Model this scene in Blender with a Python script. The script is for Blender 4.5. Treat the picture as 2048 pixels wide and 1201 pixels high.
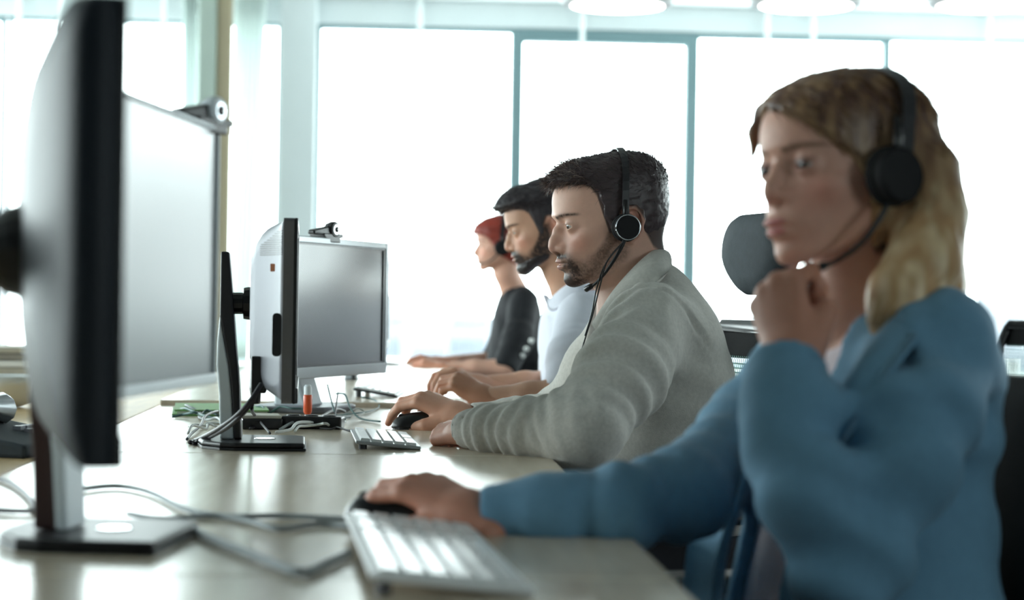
import bpy, bmesh, math, random
import numpy as np
from mathutils import Matrix, Vector

for _o in list(bpy.data.objects):
    bpy.data.objects.remove(_o, do_unlink=True)
SC = bpy.context.scene
COL = SC.collection

# ------------------------------------------------------------------ camera
CAM_YAW, CAM_PITCH, CAM_ROLL, F_PX, CAM_Z = 3.39, 0.12, 0.90, 4000.0, 0.98
def _basis():
    a, p, r = (math.radians(v) for v in (CAM_YAW, CAM_PITCH, CAM_ROLL))
    f = np.array([math.sin(a)*math.cos(p), math.cos(a)*math.cos(p), math.sin(p)])
    r0 = np.array([math.cos(a), -math.sin(a), 0.0]); u0 = np.cross(r0, f)
    return f, r0*math.cos(r)+u0*math.sin(r), u0*math.cos(r)-r0*math.sin(r)
FW, RT, UP = _basis()
CPOS = np.array([0.0, 0.0, CAM_Z])
cam_d = bpy.data.cameras.new('camera'); cam = bpy.data.objects.new('camera', cam_d); COL.objects.link(cam)
cam_d.sensor_width = 36.0; cam_d.lens = F_PX/2048*36.0; cam_d.clip_start = 0.05; cam_d.clip_end = 2000
cam.matrix_world = Matrix(((RT[0], UP[0], -FW[0], CPOS[0]), (RT[1], UP[1], -FW[1], CPOS[1]), (RT[2], UP[2], -FW[2], CPOS[2]), (0, 0, 0, 1)))
cam_d.dof.use_dof = True; cam_d.dof.focus_distance = 3.55; cam_d.dof.aperture_fstop = 4.0
SC.camera = cam

# ------------------------------------------------------------------ world, exposure
SC.view_settings.view_transform = 'Standard'; SC.view_settings.look = 'None'
SC.view_settings.exposure = EXPOSURE = 0.12; SC.view_settings.gamma = 1.0
SC.view_settings.use_curve_mapping = False
W = bpy.data.worlds.new('overcast_sky'); SC.world = W; W.use_nodes = True
_bg = W.node_tree.nodes['Background']; _bg.inputs['Color'].default_value = (0.90, 0.98, 1.0, 1); _bg.inputs['Strength'].default_value = 10.5
SC.cycles.use_denoising = True; SC.cycles.caustics_reflective = False; SC.cycles.caustics_refractive = False
SC.cycles.max_bounces = 7; SC.cycles.diffuse_bounces = 4; SC.cycles.glossy_bounces = 3; SC.cycles.use_adaptive_sampling = True; SC.cycles.adaptive_threshold = 0.04; SC.cycles.transparent_max_bounces = 12
SC.cycles.sample_clamp_indirect = 6.0

def ray(x, y): return FW+RT*(x-1024)/F_PX+UP*(600.5-y)/F_PX
def at(x, y, d):                      # a photo pixel at a given distance -> a point of the room
    return CPOS+d*ray(x, y)
def on_z(x, y, z=0.74):
    v = ray(x, y); return CPOS+v*(z-CAM_Z)/v[2]
def on_y(x, y, Y):
    v = ray(x, y); return CPOS+v*Y/v[1]

# ------------------------------------------------------------------ materials
def lin(c):
    return tuple((v/255/12.92) if v <= 10 else ((v/255+0.055)/1.055)**2.4 for v in c)
MATS = {}
def mat(name, rgb, rough=0.5, metal=0.0, var=0.06, scale=30.0, bump=0.0, bscale=200.0, spec=0.5, stretch=None, attr=False, emit=None, sheen=0.0, sss=0.0, coat=0.0):
    if name in MATS: return MATS[name]
    m = bpy.data.materials.new(name); m.use_nodes = True; nt = m.node_tree; b = nt.nodes['Principled BSDF']
    n = nt.nodes.new; L = nt.links.new
    tc = n('ShaderNodeTexCoord'); vec = tc.outputs['Object']
    if stretch:
        mp = n('ShaderNodeMapping'); mp.inputs['Scale'].default_value = stretch; L(vec, mp.inputs['Vector']); vec = mp.outputs['Vector']
    nz = n('ShaderNodeTexNoise'); nz.inputs['Scale'].default_value = scale; nz.inputs['Detail'].default_value = 4; L(vec, nz.inputs['Vector'])
    mr = n('ShaderNodeMapRange'); mr.inputs['To Min'].default_value = 1-var*2; mr.inputs['To Max'].default_value = 1+var*2; L(nz.outputs['Fac'], mr.inputs['Value'])
    vm = n('ShaderNodeVectorMath'); vm.operation = 'SCALE'; L(mr.outputs['Result'], vm.inputs['Scale'])
    if attr:
        at_ = n('ShaderNodeAttribute'); at_.attribute_name = 'tint'; L(at_.outputs['Color'], vm.inputs[0])
    else:
        vm.inputs[0].default_value = lin(rgb)
    L(vm.outputs['Vector'], b.inputs['Base Color'])
    b.inputs['Roughness'].default_value = rough; b.inputs['Metallic'].default_value = metal
    b.inputs['Specular IOR Level'].default_value = spec
    if sheen: b.inputs['Sheen Weight'].default_value = sheen
    if coat: b.inputs['Coat Weight'].default_value = coat; b.inputs['Coat Roughness'].default_value = 0.1
    if sss:
        b.inputs['Subsurface Weight'].default_value = sss; b.inputs['Subsurface Radius'].default_value = (1.0, 0.35, 0.2); b.inputs['Subsurface Scale'].default_value = 0.008
    if emit:
        b.inputs['Emission Color'].default_value = lin(rgb)+(1,); b.inputs['Emission Strength'].default_value = emit
    if bump:
        n2 = n('ShaderNodeTexNoise'); n2.inputs['Scale'].default_value = bscale; n2.inputs['Detail'].default_value = 3; L(vec, n2.inputs['Vector'])
        bp = n('ShaderNodeBump'); bp.inputs['Strength'].default_value = bump; bp.inputs['Distance'].default_value = 0.002
        L(n2.outputs['Fac'], bp.inputs['Height']); L(bp.outputs['Normal'], b.inputs['Normal'])
    MATS[name] = m; return m

def glass_mat(name, tint=(0.97, 1, 0.99), gloss=0.06, rough=0.02):
    m = bpy.data.materials.new(name); m.use_nodes = True; nt = m.node_tree; nt.nodes.clear(); n = nt.nodes.new
    o = n('ShaderNodeOutputMaterial'); mx = n('ShaderNodeMixShader'); t = n('ShaderNodeBsdfTransparent'); g = n('ShaderNodeBsdfGlossy')
    t.inputs['Color'].default_value = tint+(1,); g.inputs['Roughness'].default_value = rough; mx.inputs[0].default_value = gloss
    nt.links.new(t.outputs[0], mx.inputs[1]); nt.links.new(g.outputs[0], mx.inputs[2]); nt.links.new(mx.outputs[0], o.inputs['Surface'])
    MATS[name] = m; return m
def sheer_mat(name, rgb, trans=0.5):
    m = bpy.data.materials.new(name); m.use_nodes = True; nt = m.node_tree; nt.nodes.clear(); n = nt.nodes.new
    o = n('ShaderNodeOutputMaterial'); mx = n('ShaderNodeMixShader'); t = n('ShaderNodeBsdfTranslucent'); g = n('ShaderNodeBsdfDiffuse')
    t.inputs['Color'].default_value = lin(rgb)+(1,); g.inputs['Color'].default_value = lin(rgb)+(1,); mx.inputs[0].default_value = trans
    nt.links.new(g.outputs[0], mx.inputs[1]); nt.links.new(t.outputs[0], mx.inputs[2]); nt.links.new(mx.outputs[0], o.inputs['Surface'])
    MATS[name] = m; return m

# ------------------------------------------------------------------ mesh helpers
def obj(name, verts, faces, m, parent=None, smooth=False, bevel=0.0, seg=2, loc=None, rot=None, colors=None, flip=False):
    me = bpy.data.meshes.new(name)
    if isinstance(verts, np.ndarray): verts = verts.tolist()
    me.from_pydata(verts, [], faces if not isinstance(faces, np.ndarray) else faces.tolist())
    if colors is not None:
        a = me.color_attributes.new('tint', 'FLOAT_COLOR', 'POINT')
        c = np.ones((len(verts), 4), np.float32); c[:, :3] = colors; a.data.foreach_set('color', c.ravel())
    me.materials.append(m if not isinstance(m, str) else MATS[m])
    if smooth: me.polygons.foreach_set('use_smooth', np.ones(len(me.polygons), bool))
    me.update()
    o = bpy.data.objects.new(name, me); COL.objects.link(o)
    if parent is not None: o.parent = parent
    if loc is not None: o.location = loc
    if rot is not None: o.rotation_euler = rot
    if bevel:
        b = o.modifiers.new('edge', 'BEVEL'); b.width = bevel; b.segments = seg; b.limit_method = 'ANGLE'; b.angle_limit = math.radians(40)
    return o
class MB:
    def __init__(s): s.v = []; s.f = []
    def add(s, v, f):
        k = len(s.v); s.v += [tuple(map(float, p)) for p in v]; s.f += [tuple(i+k for i in q) for q in f]; return s
    def box(s, lo, hi, M=None):
        x0, y0, z0 = lo; x1, y1, z1 = hi
        v = [(x0,y0,z0),(x1,y0,z0),(x1,y1,z0),(x0,y1,z0),(x0,y0,z1),(x1,y0,z1),(x1,y1,z1),(x0,y1,z1)]
        if M is not None: v = [tuple(M @ Vector(p)) for p in v]
        return s.add(v, [(3,2,1,0),(4,5,6,7),(0,1,5,4),(1,2,6,5),(2,3,7,6),(3,0,4,7)])
    def loft(s, rings, cap=True, closed=True):
        n = len(rings[0]); k = len(s.v); v = [p for r in rings for p in r]; f = []
        for i in range(len(rings)-1):
            for j in range(n if closed else n-1):
                j2 = (j+1) % n; f.append((i*n+j, i*n+j2, (i+1)*n+j2, (i+1)*n+j))
        if cap and closed: f.append(tuple(range(n-1, -1, -1))); f.append(tuple((len(rings)-1)*n+j for j in range(n)))
        return s.add(v, f)
    def tube(s, pts, r, n=8, cap=True):
        pts = [np.array(p, float) for p in pts]; rs = r if hasattr(r, '__len__') else [r]*len(pts)
        T = [pts[min(i+1, len(pts)-1)]-pts[max(i-1, 0)] for i in range(len(pts))]; T = [t/(np.linalg.norm(t)+1e-12) for t in T]
        a = np.array([0, 0, 1.0]) if abs(T[0][2]) < .9 else np.array([1.0, 0, 0])
        u = np.cross(T[0], a); u /= np.linalg.norm(u); rings = []
        for p, t, rr in zip(pts, T, rs):
            u = u-t*(u@t); u /= np.linalg.norm(u)+1e-12; w = np.cross(t, u)
            rings.append([p+rr*(math.cos(q)*u+math.sin(q)*w) for q in [2*math.pi*k/n for k in range(n)]])
        return s.loft(rings, cap)
    def lathe(s, prof, n=24, M=None):          # prof: (radius, z)
        rings = [[(r*math.cos(2*math.pi*k/n), r*math.sin(2*math.pi*k/n), z) for k in range(n)] for r, z in prof]
        if M is not None: rings = [[tuple(M @ Vector(p)) for p in r] for r in rings]
        return s.loft(rings, True)
    def prism(s, poly, z0, z1, M=None):
        a = [(x, y, z0) for x, y in poly]; b = [(x, y, z1) for x, y in poly]
        if M is not None: a = [tuple(M @ Vector(p)) for p in a]; b = [tuple(M @ Vector(p)) for p in b]
        return s.loft([a, b], True)
    def obj(s, name, m, parent=None, **k): return obj(name, s.v, s.f, m, parent, **k)

def spline(pts, n=8):
    pts = [np.array(p, float) for p in pts]; out = []
    for i in range(len(pts)-1):
        p0, p1, p2, p3 = pts[max(i-1, 0)], pts[i], pts[i+1], pts[min(i+2, len(pts)-1)]
        for k in range(n):
            t = k/n; out.append(0.5*((2*p1)+(p2-p0)*t+(2*p0-5*p1+4*p2-p3)*t*t+(3*p1-p0-3*p2+p3)*t**3))
    out.append(pts[-1]); return out
def rrect(w, h, r, n=5, cx=0, cy=0):
    out = []
    for sx, sy, a0 in ((1, 1, 0), (-1, 1, 90), (-1, -1, 180), (1, -1, 270)):
        for k in range(n+1):
            a = math.radians(a0+90*k/n); out.append((cx+sx*(w/2-r)+r*math.cos(a), cy+sy*(h/2-r)+r*math.sin(a)))
    return out
def tag(o, label, cat, group=None):
    o['label'] = label; o['category'] = cat
    if group: o['group'] = group
    return o
def struct(o, label=None):
    o['kind'] = 'structure'
    if label: o['label'] = label
    return o
def empty(name, loc=(0, 0, 0), rz=0.0):
    o = bpy.data.objects.new(name, None); COL.objects.link(o); o.location = loc; o.rotation_euler = (0, 0, rz)
    o.empty_display_size = 0.05; return o
def thing(name, label, cat, loc=(0, 0, 0), rz=0.0, group=None): return tag(empty(name, loc, rz), label, cat, group)
def copy_tree(o, parent=None):
    c = o.copy(); COL.objects.link(c)
    if parent is not None: c.parent = parent
    for ch in o.children: copy_tree(ch, c)
    return c
# ================================================================== the room
RX0, RX1, RY0, RY1, RZ = -6.0, 7.0, -5.0, 14.0, 3.10
mat('floor_carpet', (66, 67, 71), 0.9, var=0.1, scale=90, bump=0.4, bscale=400)
mat('ceiling_paint', (226, 232, 230), 0.9, var=0.02)
mat('wall_paint', (224, 234, 232), 0.8, var=0.02)
mat('wall_grey', (176, 178, 178), 0.85, var=0.03); mat('concrete_pale', (205, 212, 213), 0.75, var=0.04, scale=3, bump=0.2, bscale=40)
mat('column_grey', (150, 162, 152), 0.7, var=0.04, scale=4)
mat('column_tan', (150, 138, 112), 0.65, var=0.08, scale=6, stretch=(1, 1, 0.1))
mat('frame_grey', (112, 138, 142), 0.4, metal=0.2, var=0.03)
mat('sill_white', (232, 236, 232), 0.5, var=0.02)
glass_mat('window_glass'); sheer_mat('sheer_curtain', (240, 246, 244), 0.6)
mat('white_plastic', (232, 234, 234), 0.4, var=0.02)
mat('lamp_diffuser', (255, 252, 246), 0.5, emit=6.0, var=0.0)

struct(MB().box((RX0-.2, RY0-.2, -.2), (RX1+.2, RY1+.2, 0)).obj('floor', 'floor_carpet'))
struct(MB().box((RX0-.2, RY0-.2, RZ), (RX1+.2, RY1+.3, RZ+.25)).obj('ceiling', 'ceiling_paint'))

Z_SILL = 0.50
# back wall: spandrel, header, pillars; the openings carry framed panes
wb = MB()
wb.box((RX0, RY1, 0), (RX1, RY1+.3, Z_SILL)).box((RX0, RY1, 2.92), (RX1, RY1+.3, RZ))
struct(wb.obj('wall_back', 'concrete_pale', bevel=.01))
struct(MB().box((-.81, RY1-.12, 0), (-.56, RY1+.35, RZ)).obj('wall_back_pillar', 'concrete_pale', bevel=.012))
struct(MB().box((RX0, RY1-.18, Z_SILL), (RX1, RY1, Z_SILL+.04)).obj('trim_1', 'sill_white', bevel=.006))
c = MB().box((-1.325, RY1-.55, 0), (-1.21, RY1-.35, RZ)).obj('column_1', 'column_grey', bevel=.008); struct(c)
c = MB().box((-1.21, RY1-.52, 0), (-1.115, RY1-.36, RZ)).obj('column_2', 'column_tan', bevel=.006); struct(c)

def window(n, x0, x1, z0, z1, fw, Y=RY1, axis='x', base=None):
    """a framed window in a wall plane; frame bars and pane are parts"""
    root = empty('window_%d' % n, (0, 0, 0)); struct(root)
    def bx(a, b, c, d, y0, y1): 
        if axis == 'x': return MB().box((a, Y+y0, c), (b, Y+y1, d))
        return MB().box((Y+y0, a, c), (Y+y1, b, d))
    for nm, q in (('frame_side', (x0, x0+fw, z0, z1)), ('frame_side', (x1-fw, x1, z0, z1)), ('frame_rail', (x0+fw, x1-fw, z0, z0+fw)), ('frame_rail', (x0+fw, x1-fw, z1-fw, z1))):
        bx(*q, .02, .12).obj(nm, 'frame_grey', root, bevel=.006)
    bx(x0+fw, x1-fw, z0+fw, z1-fw, .06, .07).obj('pane', 'window_glass', root)
    return root
_edges = [(-5.9, -4.2, .03), (-4.2, -2.71, .03), (-2.69, -2.1, .02), (-2.1, -.81, .02), (-.56, .83, .03), (.83, 2.09, .055), (2.09, 3.483, .035), (3.483, 4.85, .018), (4.85, 6.2, .03), (6.2, 7.0, .03)]
for i, (a, b, w_) in enumerate(_edges): window(i+1, a, b, Z_SILL+.04, 2.92, w_)
# top rail of the opening casement sits a little lower
r = MB().box((.885, RY1+.015, 2.83), (2.04, RY1+.11, 2.865)).obj('trim_2', 'frame_grey', bevel=.004); struct(r)
# side and rear walls out of view
def banded_wall(name, X, a0, a1, n0, axis, solid_to=-99):
    m = MB()
    def bx(a, b, c, d, y0, y1):
        if axis == 'y': m.box((X+y0, a, c), (X+y1, b, d))
        else: m.box((a, X+y0, c), (b, X+y1, d))
    bx(a0, a1, 0, .5, 0, .2); bx(a0, a1, 2.85, RZ, 0, .2)
    k = max(1, round((a1-a0)/2.2)); st = (a1-a0)/k
    nsol = sum(1 for i in range(k) if a0+(i+1)*st <= solid_to+.01)
    if nsol: bx(a0, a0+nsol*st, .5, 2.85, 0, .2)
    for i in range(nsol, k+1):
        c_ = a0+i*st; bx(max(a0, c_-.14), min(a1, c_+.14), .5, 2.85, 0, .2)
    struct(m.obj(name, 'wall_paint' if name == 'wall_left' else 'wall_grey'))
    for i in range(nsol, k):
        window(n0+i, a0+i*st+.14, a0+(i+1)*st-.14, .5, 2.85, .04, X, 'x' if axis == 'x' else 'y')
    return n0+k
_n = banded_wall('wall_left', RX0-.2, RY0, RY1, 11, 'y', 2.2)
_n = banded_wall('wall_right', RX1, RY0, RY1, _n, 'y', 6.0)
_n = banded_wall('wall_rear', RY0-.2, RX0, RX1, _n, 'x', 4.9)  # one unseen bay left open, added as fill from the camera side
# light portals in the window bands guide the renderer to the sky
def portal(loc, rot, sx, sy):
    L = bpy.data.lights.new('window_portal', 'AREA'); L.shape = 'RECTANGLE'; L.size = sx; L.size_y = sy; L.cycles.is_portal = True
    o = bpy.data.objects.new('window_portal', L); COL.objects.link(o); o.location = loc; o.rotation_euler = rot
H90 = math.pi/2
portal(((RX0+RX1)/2, RY1+.14, 1.7), (-H90, 0, 0), RX1-RX0, 2.5)
portal((RX0-.14, 7.9, 1.7), (0, -H90, 0), 2.5, 12.2)
portal((5.9, RY0-.14, 1.7), (H90, 0, 0), 2.1, 2.5)
portal((RX1+.14, 9.7, 1.7), (0, H90, 0), 2.5, 8.6)

# sheer curtains gathered against the slim column
def curtain(name, x0, x1, taper, label, ph):
    n, k = 40, 14; v = []; f = []
    for j in range(k+1):
        t = j/k; z = RZ-.03-t*(RZ-.6); w_ = 1-taper*t
        for i in range(n+1):
            u = i/n; v.append((x0+(x1-x0)*u*w_, RY1-.2+.03*math.sin(u*34+ph+t*1.2)*(1-.3*t), z))
    for j in range(k):
        for i in range(n): f.append((j*(n+1)+i, j*(n+1)+i+1, (j+1)*(n+1)+i+1, (j+1)*(n+1)+i))
    o = obj(name, v, f, MATS['sheer_curtain'], smooth=True); s_ = o.modifiers.new('thick', 'SOLIDIFY'); s_.thickness = .003
    return tag(o, label, 'curtain', 'sheer curtains at the slim column')
curtain('curtain', -1.12, -.90, .40, 'sheer white curtain gathered to the right of the slim tan column', 0)
curtain('curtain', -1.36, -1.47, .35, 'narrow sheer white curtain to the left of the slim grey column', 1)

# blind wands hanging in front of the window header
for px, ln in ((38, .35), (123, .3), (328, .35), (840, .34), (1165, .45), (1535, .34), (1627, .34), (1980, .34)):
    p = on_y(px, 40, RY1-.06)
    m = MB(); m.tube([(0, 0, 0), (0, 0, -ln+.03), (0, 0, -ln)], [.018, .018, .012], 8)
    o = m.obj('blind_wand', 'white_plastic', smooth=True, loc=(p[0], p[1], RZ))
    o_ = {38: 'leftmost in the picture, left of the near dark monitor', 123: 'second from the left, just left of the near dark monitor', 328: 'just right of the near dark monitor', 840: 'above the wide window left of the casement', 1165: 'crossing the top rail of the casement window', 1535: 'left one of the close pair above the blond woman', 1627: 'right one of the close pair above the blond woman', 1980: 'far right of the picture'}[px]
    tag(o, 'white blind wand, '+o_, 'blind wand', 'blind wands')

# shallow dish lamps hanging from the ceiling, just cut by the top of the picture
def dish_lamp(px, Y, w_, lab):
    p = on_y(px, 12+.0*px, Y); z = on_y(px, 12, Y)[2]
    root = thing('pendant_lamp', lab, 'lamp', (p[0], Y, z), 0, 'white dish lamps')
    MB().lathe([(w_*.36, .0), (w_*.40, .004), (w_*.5, .11), (w_*.5, .125), (w_*.12, .16), (w_*.05, .17)], 40).obj('shade', 'white_plastic', root, smooth=False)
    MB().lathe([(w_*.34, -.004), (w_*.34, .0)], 40).obj('diffuser', 'lamp_diffuser', root)
    MB().tube([(0, 0, .165), (0, 0, RZ-z)], .006, 8).obj('cable', 'white_plastic', root)
dish_lamp(1235, 9.0, .62, 'white dish lamp above the dark haired man in the grey blazer')
dish_lamp(1612, 9.0, .62, 'white dish lamp above the blond woman')
dish_lamp(1968, 9.0, .62, 'white dish lamp at the top right corner of the picture')

# the hazy city far below the windows
mat('city_plaster', (124, 128, 134), 0.9, var=0.03, scale=.2); mat('city_glass', (96, 104, 114), 0.4); mat('city_ground', (130, 132, 134), 0.95, scale=.05)
struct(MB().box((-600, 60, -40.2), (600, 1200, -40)).obj('ground', 'city_ground'))
random.seed(4)
_cb = [(775, 640, 240, 4.4), (822, 628, 330, 7), (860, 652, 225, 4), (905, 634, 360, 8), (948, 645, 270, 5), (722, 650, 260, 5), (1440, 640, 260, 8), (1990, 636, 280, 9)]
_cl = ['left of the gap between screen and typing hands', 'second from the left beside the far screen', 'low one behind the typing hands', 'wide one behind the typing hands', 'beside the red haired woman', 'hidden by the far screen', 'behind the round headrest', 'at the right picture edge']
for (px, py, Y, w_), l_ in zip(_cb, _cl):
    p = on_y(px, py, Y); root = thing('far_building', 'hazy pale building far outside, '+l_, 'building', (p[0], Y, -40), random.uniform(-.2, .2), 'hazy buildings outside')
    h_ = p[2]+40
    MB().box((-w_/2, -6, 0), (w_/2, 6, h_)).box((-w_/2-.3, -6.3, h_), (w_/2+.3, 6.3, h_+.8)).obj('wall', 'city_plaster', root)
    MB().box((-w_/5, -3, h_+.8), (w_/6, 3, h_+3)).obj('roof_house', 'city_plaster', root)
    for k in range(3):
        for q in range(5):
            x_ = -w_/2+w_*.1+q*w_*.2
            MB().box((x_-w_*.06, -6.15, h_-4-3.2*k), (x_+w_*.06, -6.0, h_-2.2-3.2*k)).obj('window', 'city_glass', root)
# ================================================================== desks
DZ = 0.74
mat('desk_oak', (216, 200, 178), 0.24, var=0.10, scale=5, stretch=(9, 0.8, 9), bump=0.015, bscale=60, spec=1.0)
mat('desk_oak_side', (200, 172, 128), 0.45, var=0.12, scale=5, stretch=(9, 0.8, 9), spec=0.3)
mat('desk_edge', (150, 146, 138), 0.5); mat('steel_grey', (150, 155, 158), 0.35, metal=0.8); mat('dark_plastic', (36, 35, 38), 0.38, var=0.04)
mat('black_plastic', (17, 17, 19), 0.32, var=0.05); mat('silver_plastic', (118, 120, 128), 0.42, metal=0.2, var=0.02)
mat('bezel_silver', (158, 164, 167), 0.32, metal=0.3, var=0.02); mat('column_silver', (222, 231, 236), 0.35, metal=0.0, var=0.02); mat('brown_plastic', (62, 40, 38), 0.35)
mat('screen_gloss', (20, 24, 27), 0.26, var=0.0, spec=0.75); mat('shell_dark', (17, 25, 34), 0.48, var=0.03, spec=0.28)
mat('screen_matte', (70, 82, 88), 0.36, var=0.0, spec=1.0); mat('key_white', (240, 242, 242), 0.22, var=0.01); mat('orange_plastic', (226, 92, 48), 0.35); mat('sticker_orange', (240, 160, 120), 0.6)
mat('cable_dark', (38, 36, 42), 0.45); mat('cable_grey', (140, 148, 150), 0.5); mat('cable_white', (222, 226, 224), 0.5); mat('cable_teal', (70, 105, 104), 0.5)
mat('fabric_black', (22, 22, 24), 0.9, var=0.15, scale=60, bump=0.3, bscale=600); mat('fabric_slate', (52, 60, 66), 0.8, var=0.12, scale=70, bump=0.5, bscale=700)
mat('mesh_mint', (120, 160, 152), 0.7); mat('green_card', (110, 165, 90), 0.6); mat('paper_white', (242, 244, 242), 0.7, var=0.01)
mat('box_beige', (190, 186, 172), 0.6); mat('lens_dark', (8, 9, 12), 0.08, spec=0.9); mat('chrome', (205, 210, 214), 0.15, metal=1.0)

def desk(x0, x1, y0, y1, z, label, m='desk_oak'):
    r = thing('desk', label, 'desk', ((x0+x1)/2, (y0+y1)/2, 0), 0, 'row desks' if m == 'desk_oak' else 'desks of the opposite row')
    hx, hy = (x1-x0)/2, (y1-y0)/2-.0015
    MB().box((-hx, -hy, z-.025), (hx, hy, z)).obj('top', m, r, bevel=.0025)
    MB().box((-hx+.06, -hy+.05, z-.075), (-hx+.10, hy-.05, z-.025)).box((hx-.12, -hy+.05, z-.075), (hx-.08, hy-.05, z-.025)).obj('rail', 'steel_grey', r, bevel=.003)
    for sx in (-1, 1):
        for sy in (-1, 1): MB().box((sx*(hx-.09)-.025, sy*(hy-.06)-.025, 0), (sx*(hx-.09)+.025, sy*(hy-.06)+.025, z-.025)).obj('leg', 'steel_grey', r, bevel=.003)
    return r
XL, XR = -.522, .252
_dl = ['oak desk nearest the camera, at the bottom edge of the picture', "oak desk under the blond woman's mouse hand and white keyboard", "oak desk under the grey blazer man's forearms", "oak desk under the white shirted man's hands", 'empty oak desk between the white shirted man and the red haired woman', "oak desk under the red haired woman's hands, farthest of the row"]
for i, l_ in enumerate(_dl): desk(XL, XR, .35+1.4*i, 1.75+1.4*i, DZ+(.012 if i == 3 else 0), l_)
_dl2 = ['tan desk of the opposite row, nearest the camera at the left edge', 'tan desk of the opposite row, behind the near dark monitor', 'tan desk of the opposite row, left of the pale screen', 'tan desk of the opposite row, farthest']
for i, l_ in enumerate(_dl2): desk(-1.33, XL-.012, .35+1.6*i, 1.95+1.6*i, DZ-.004, l_, 'desk_oak_side')

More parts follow.
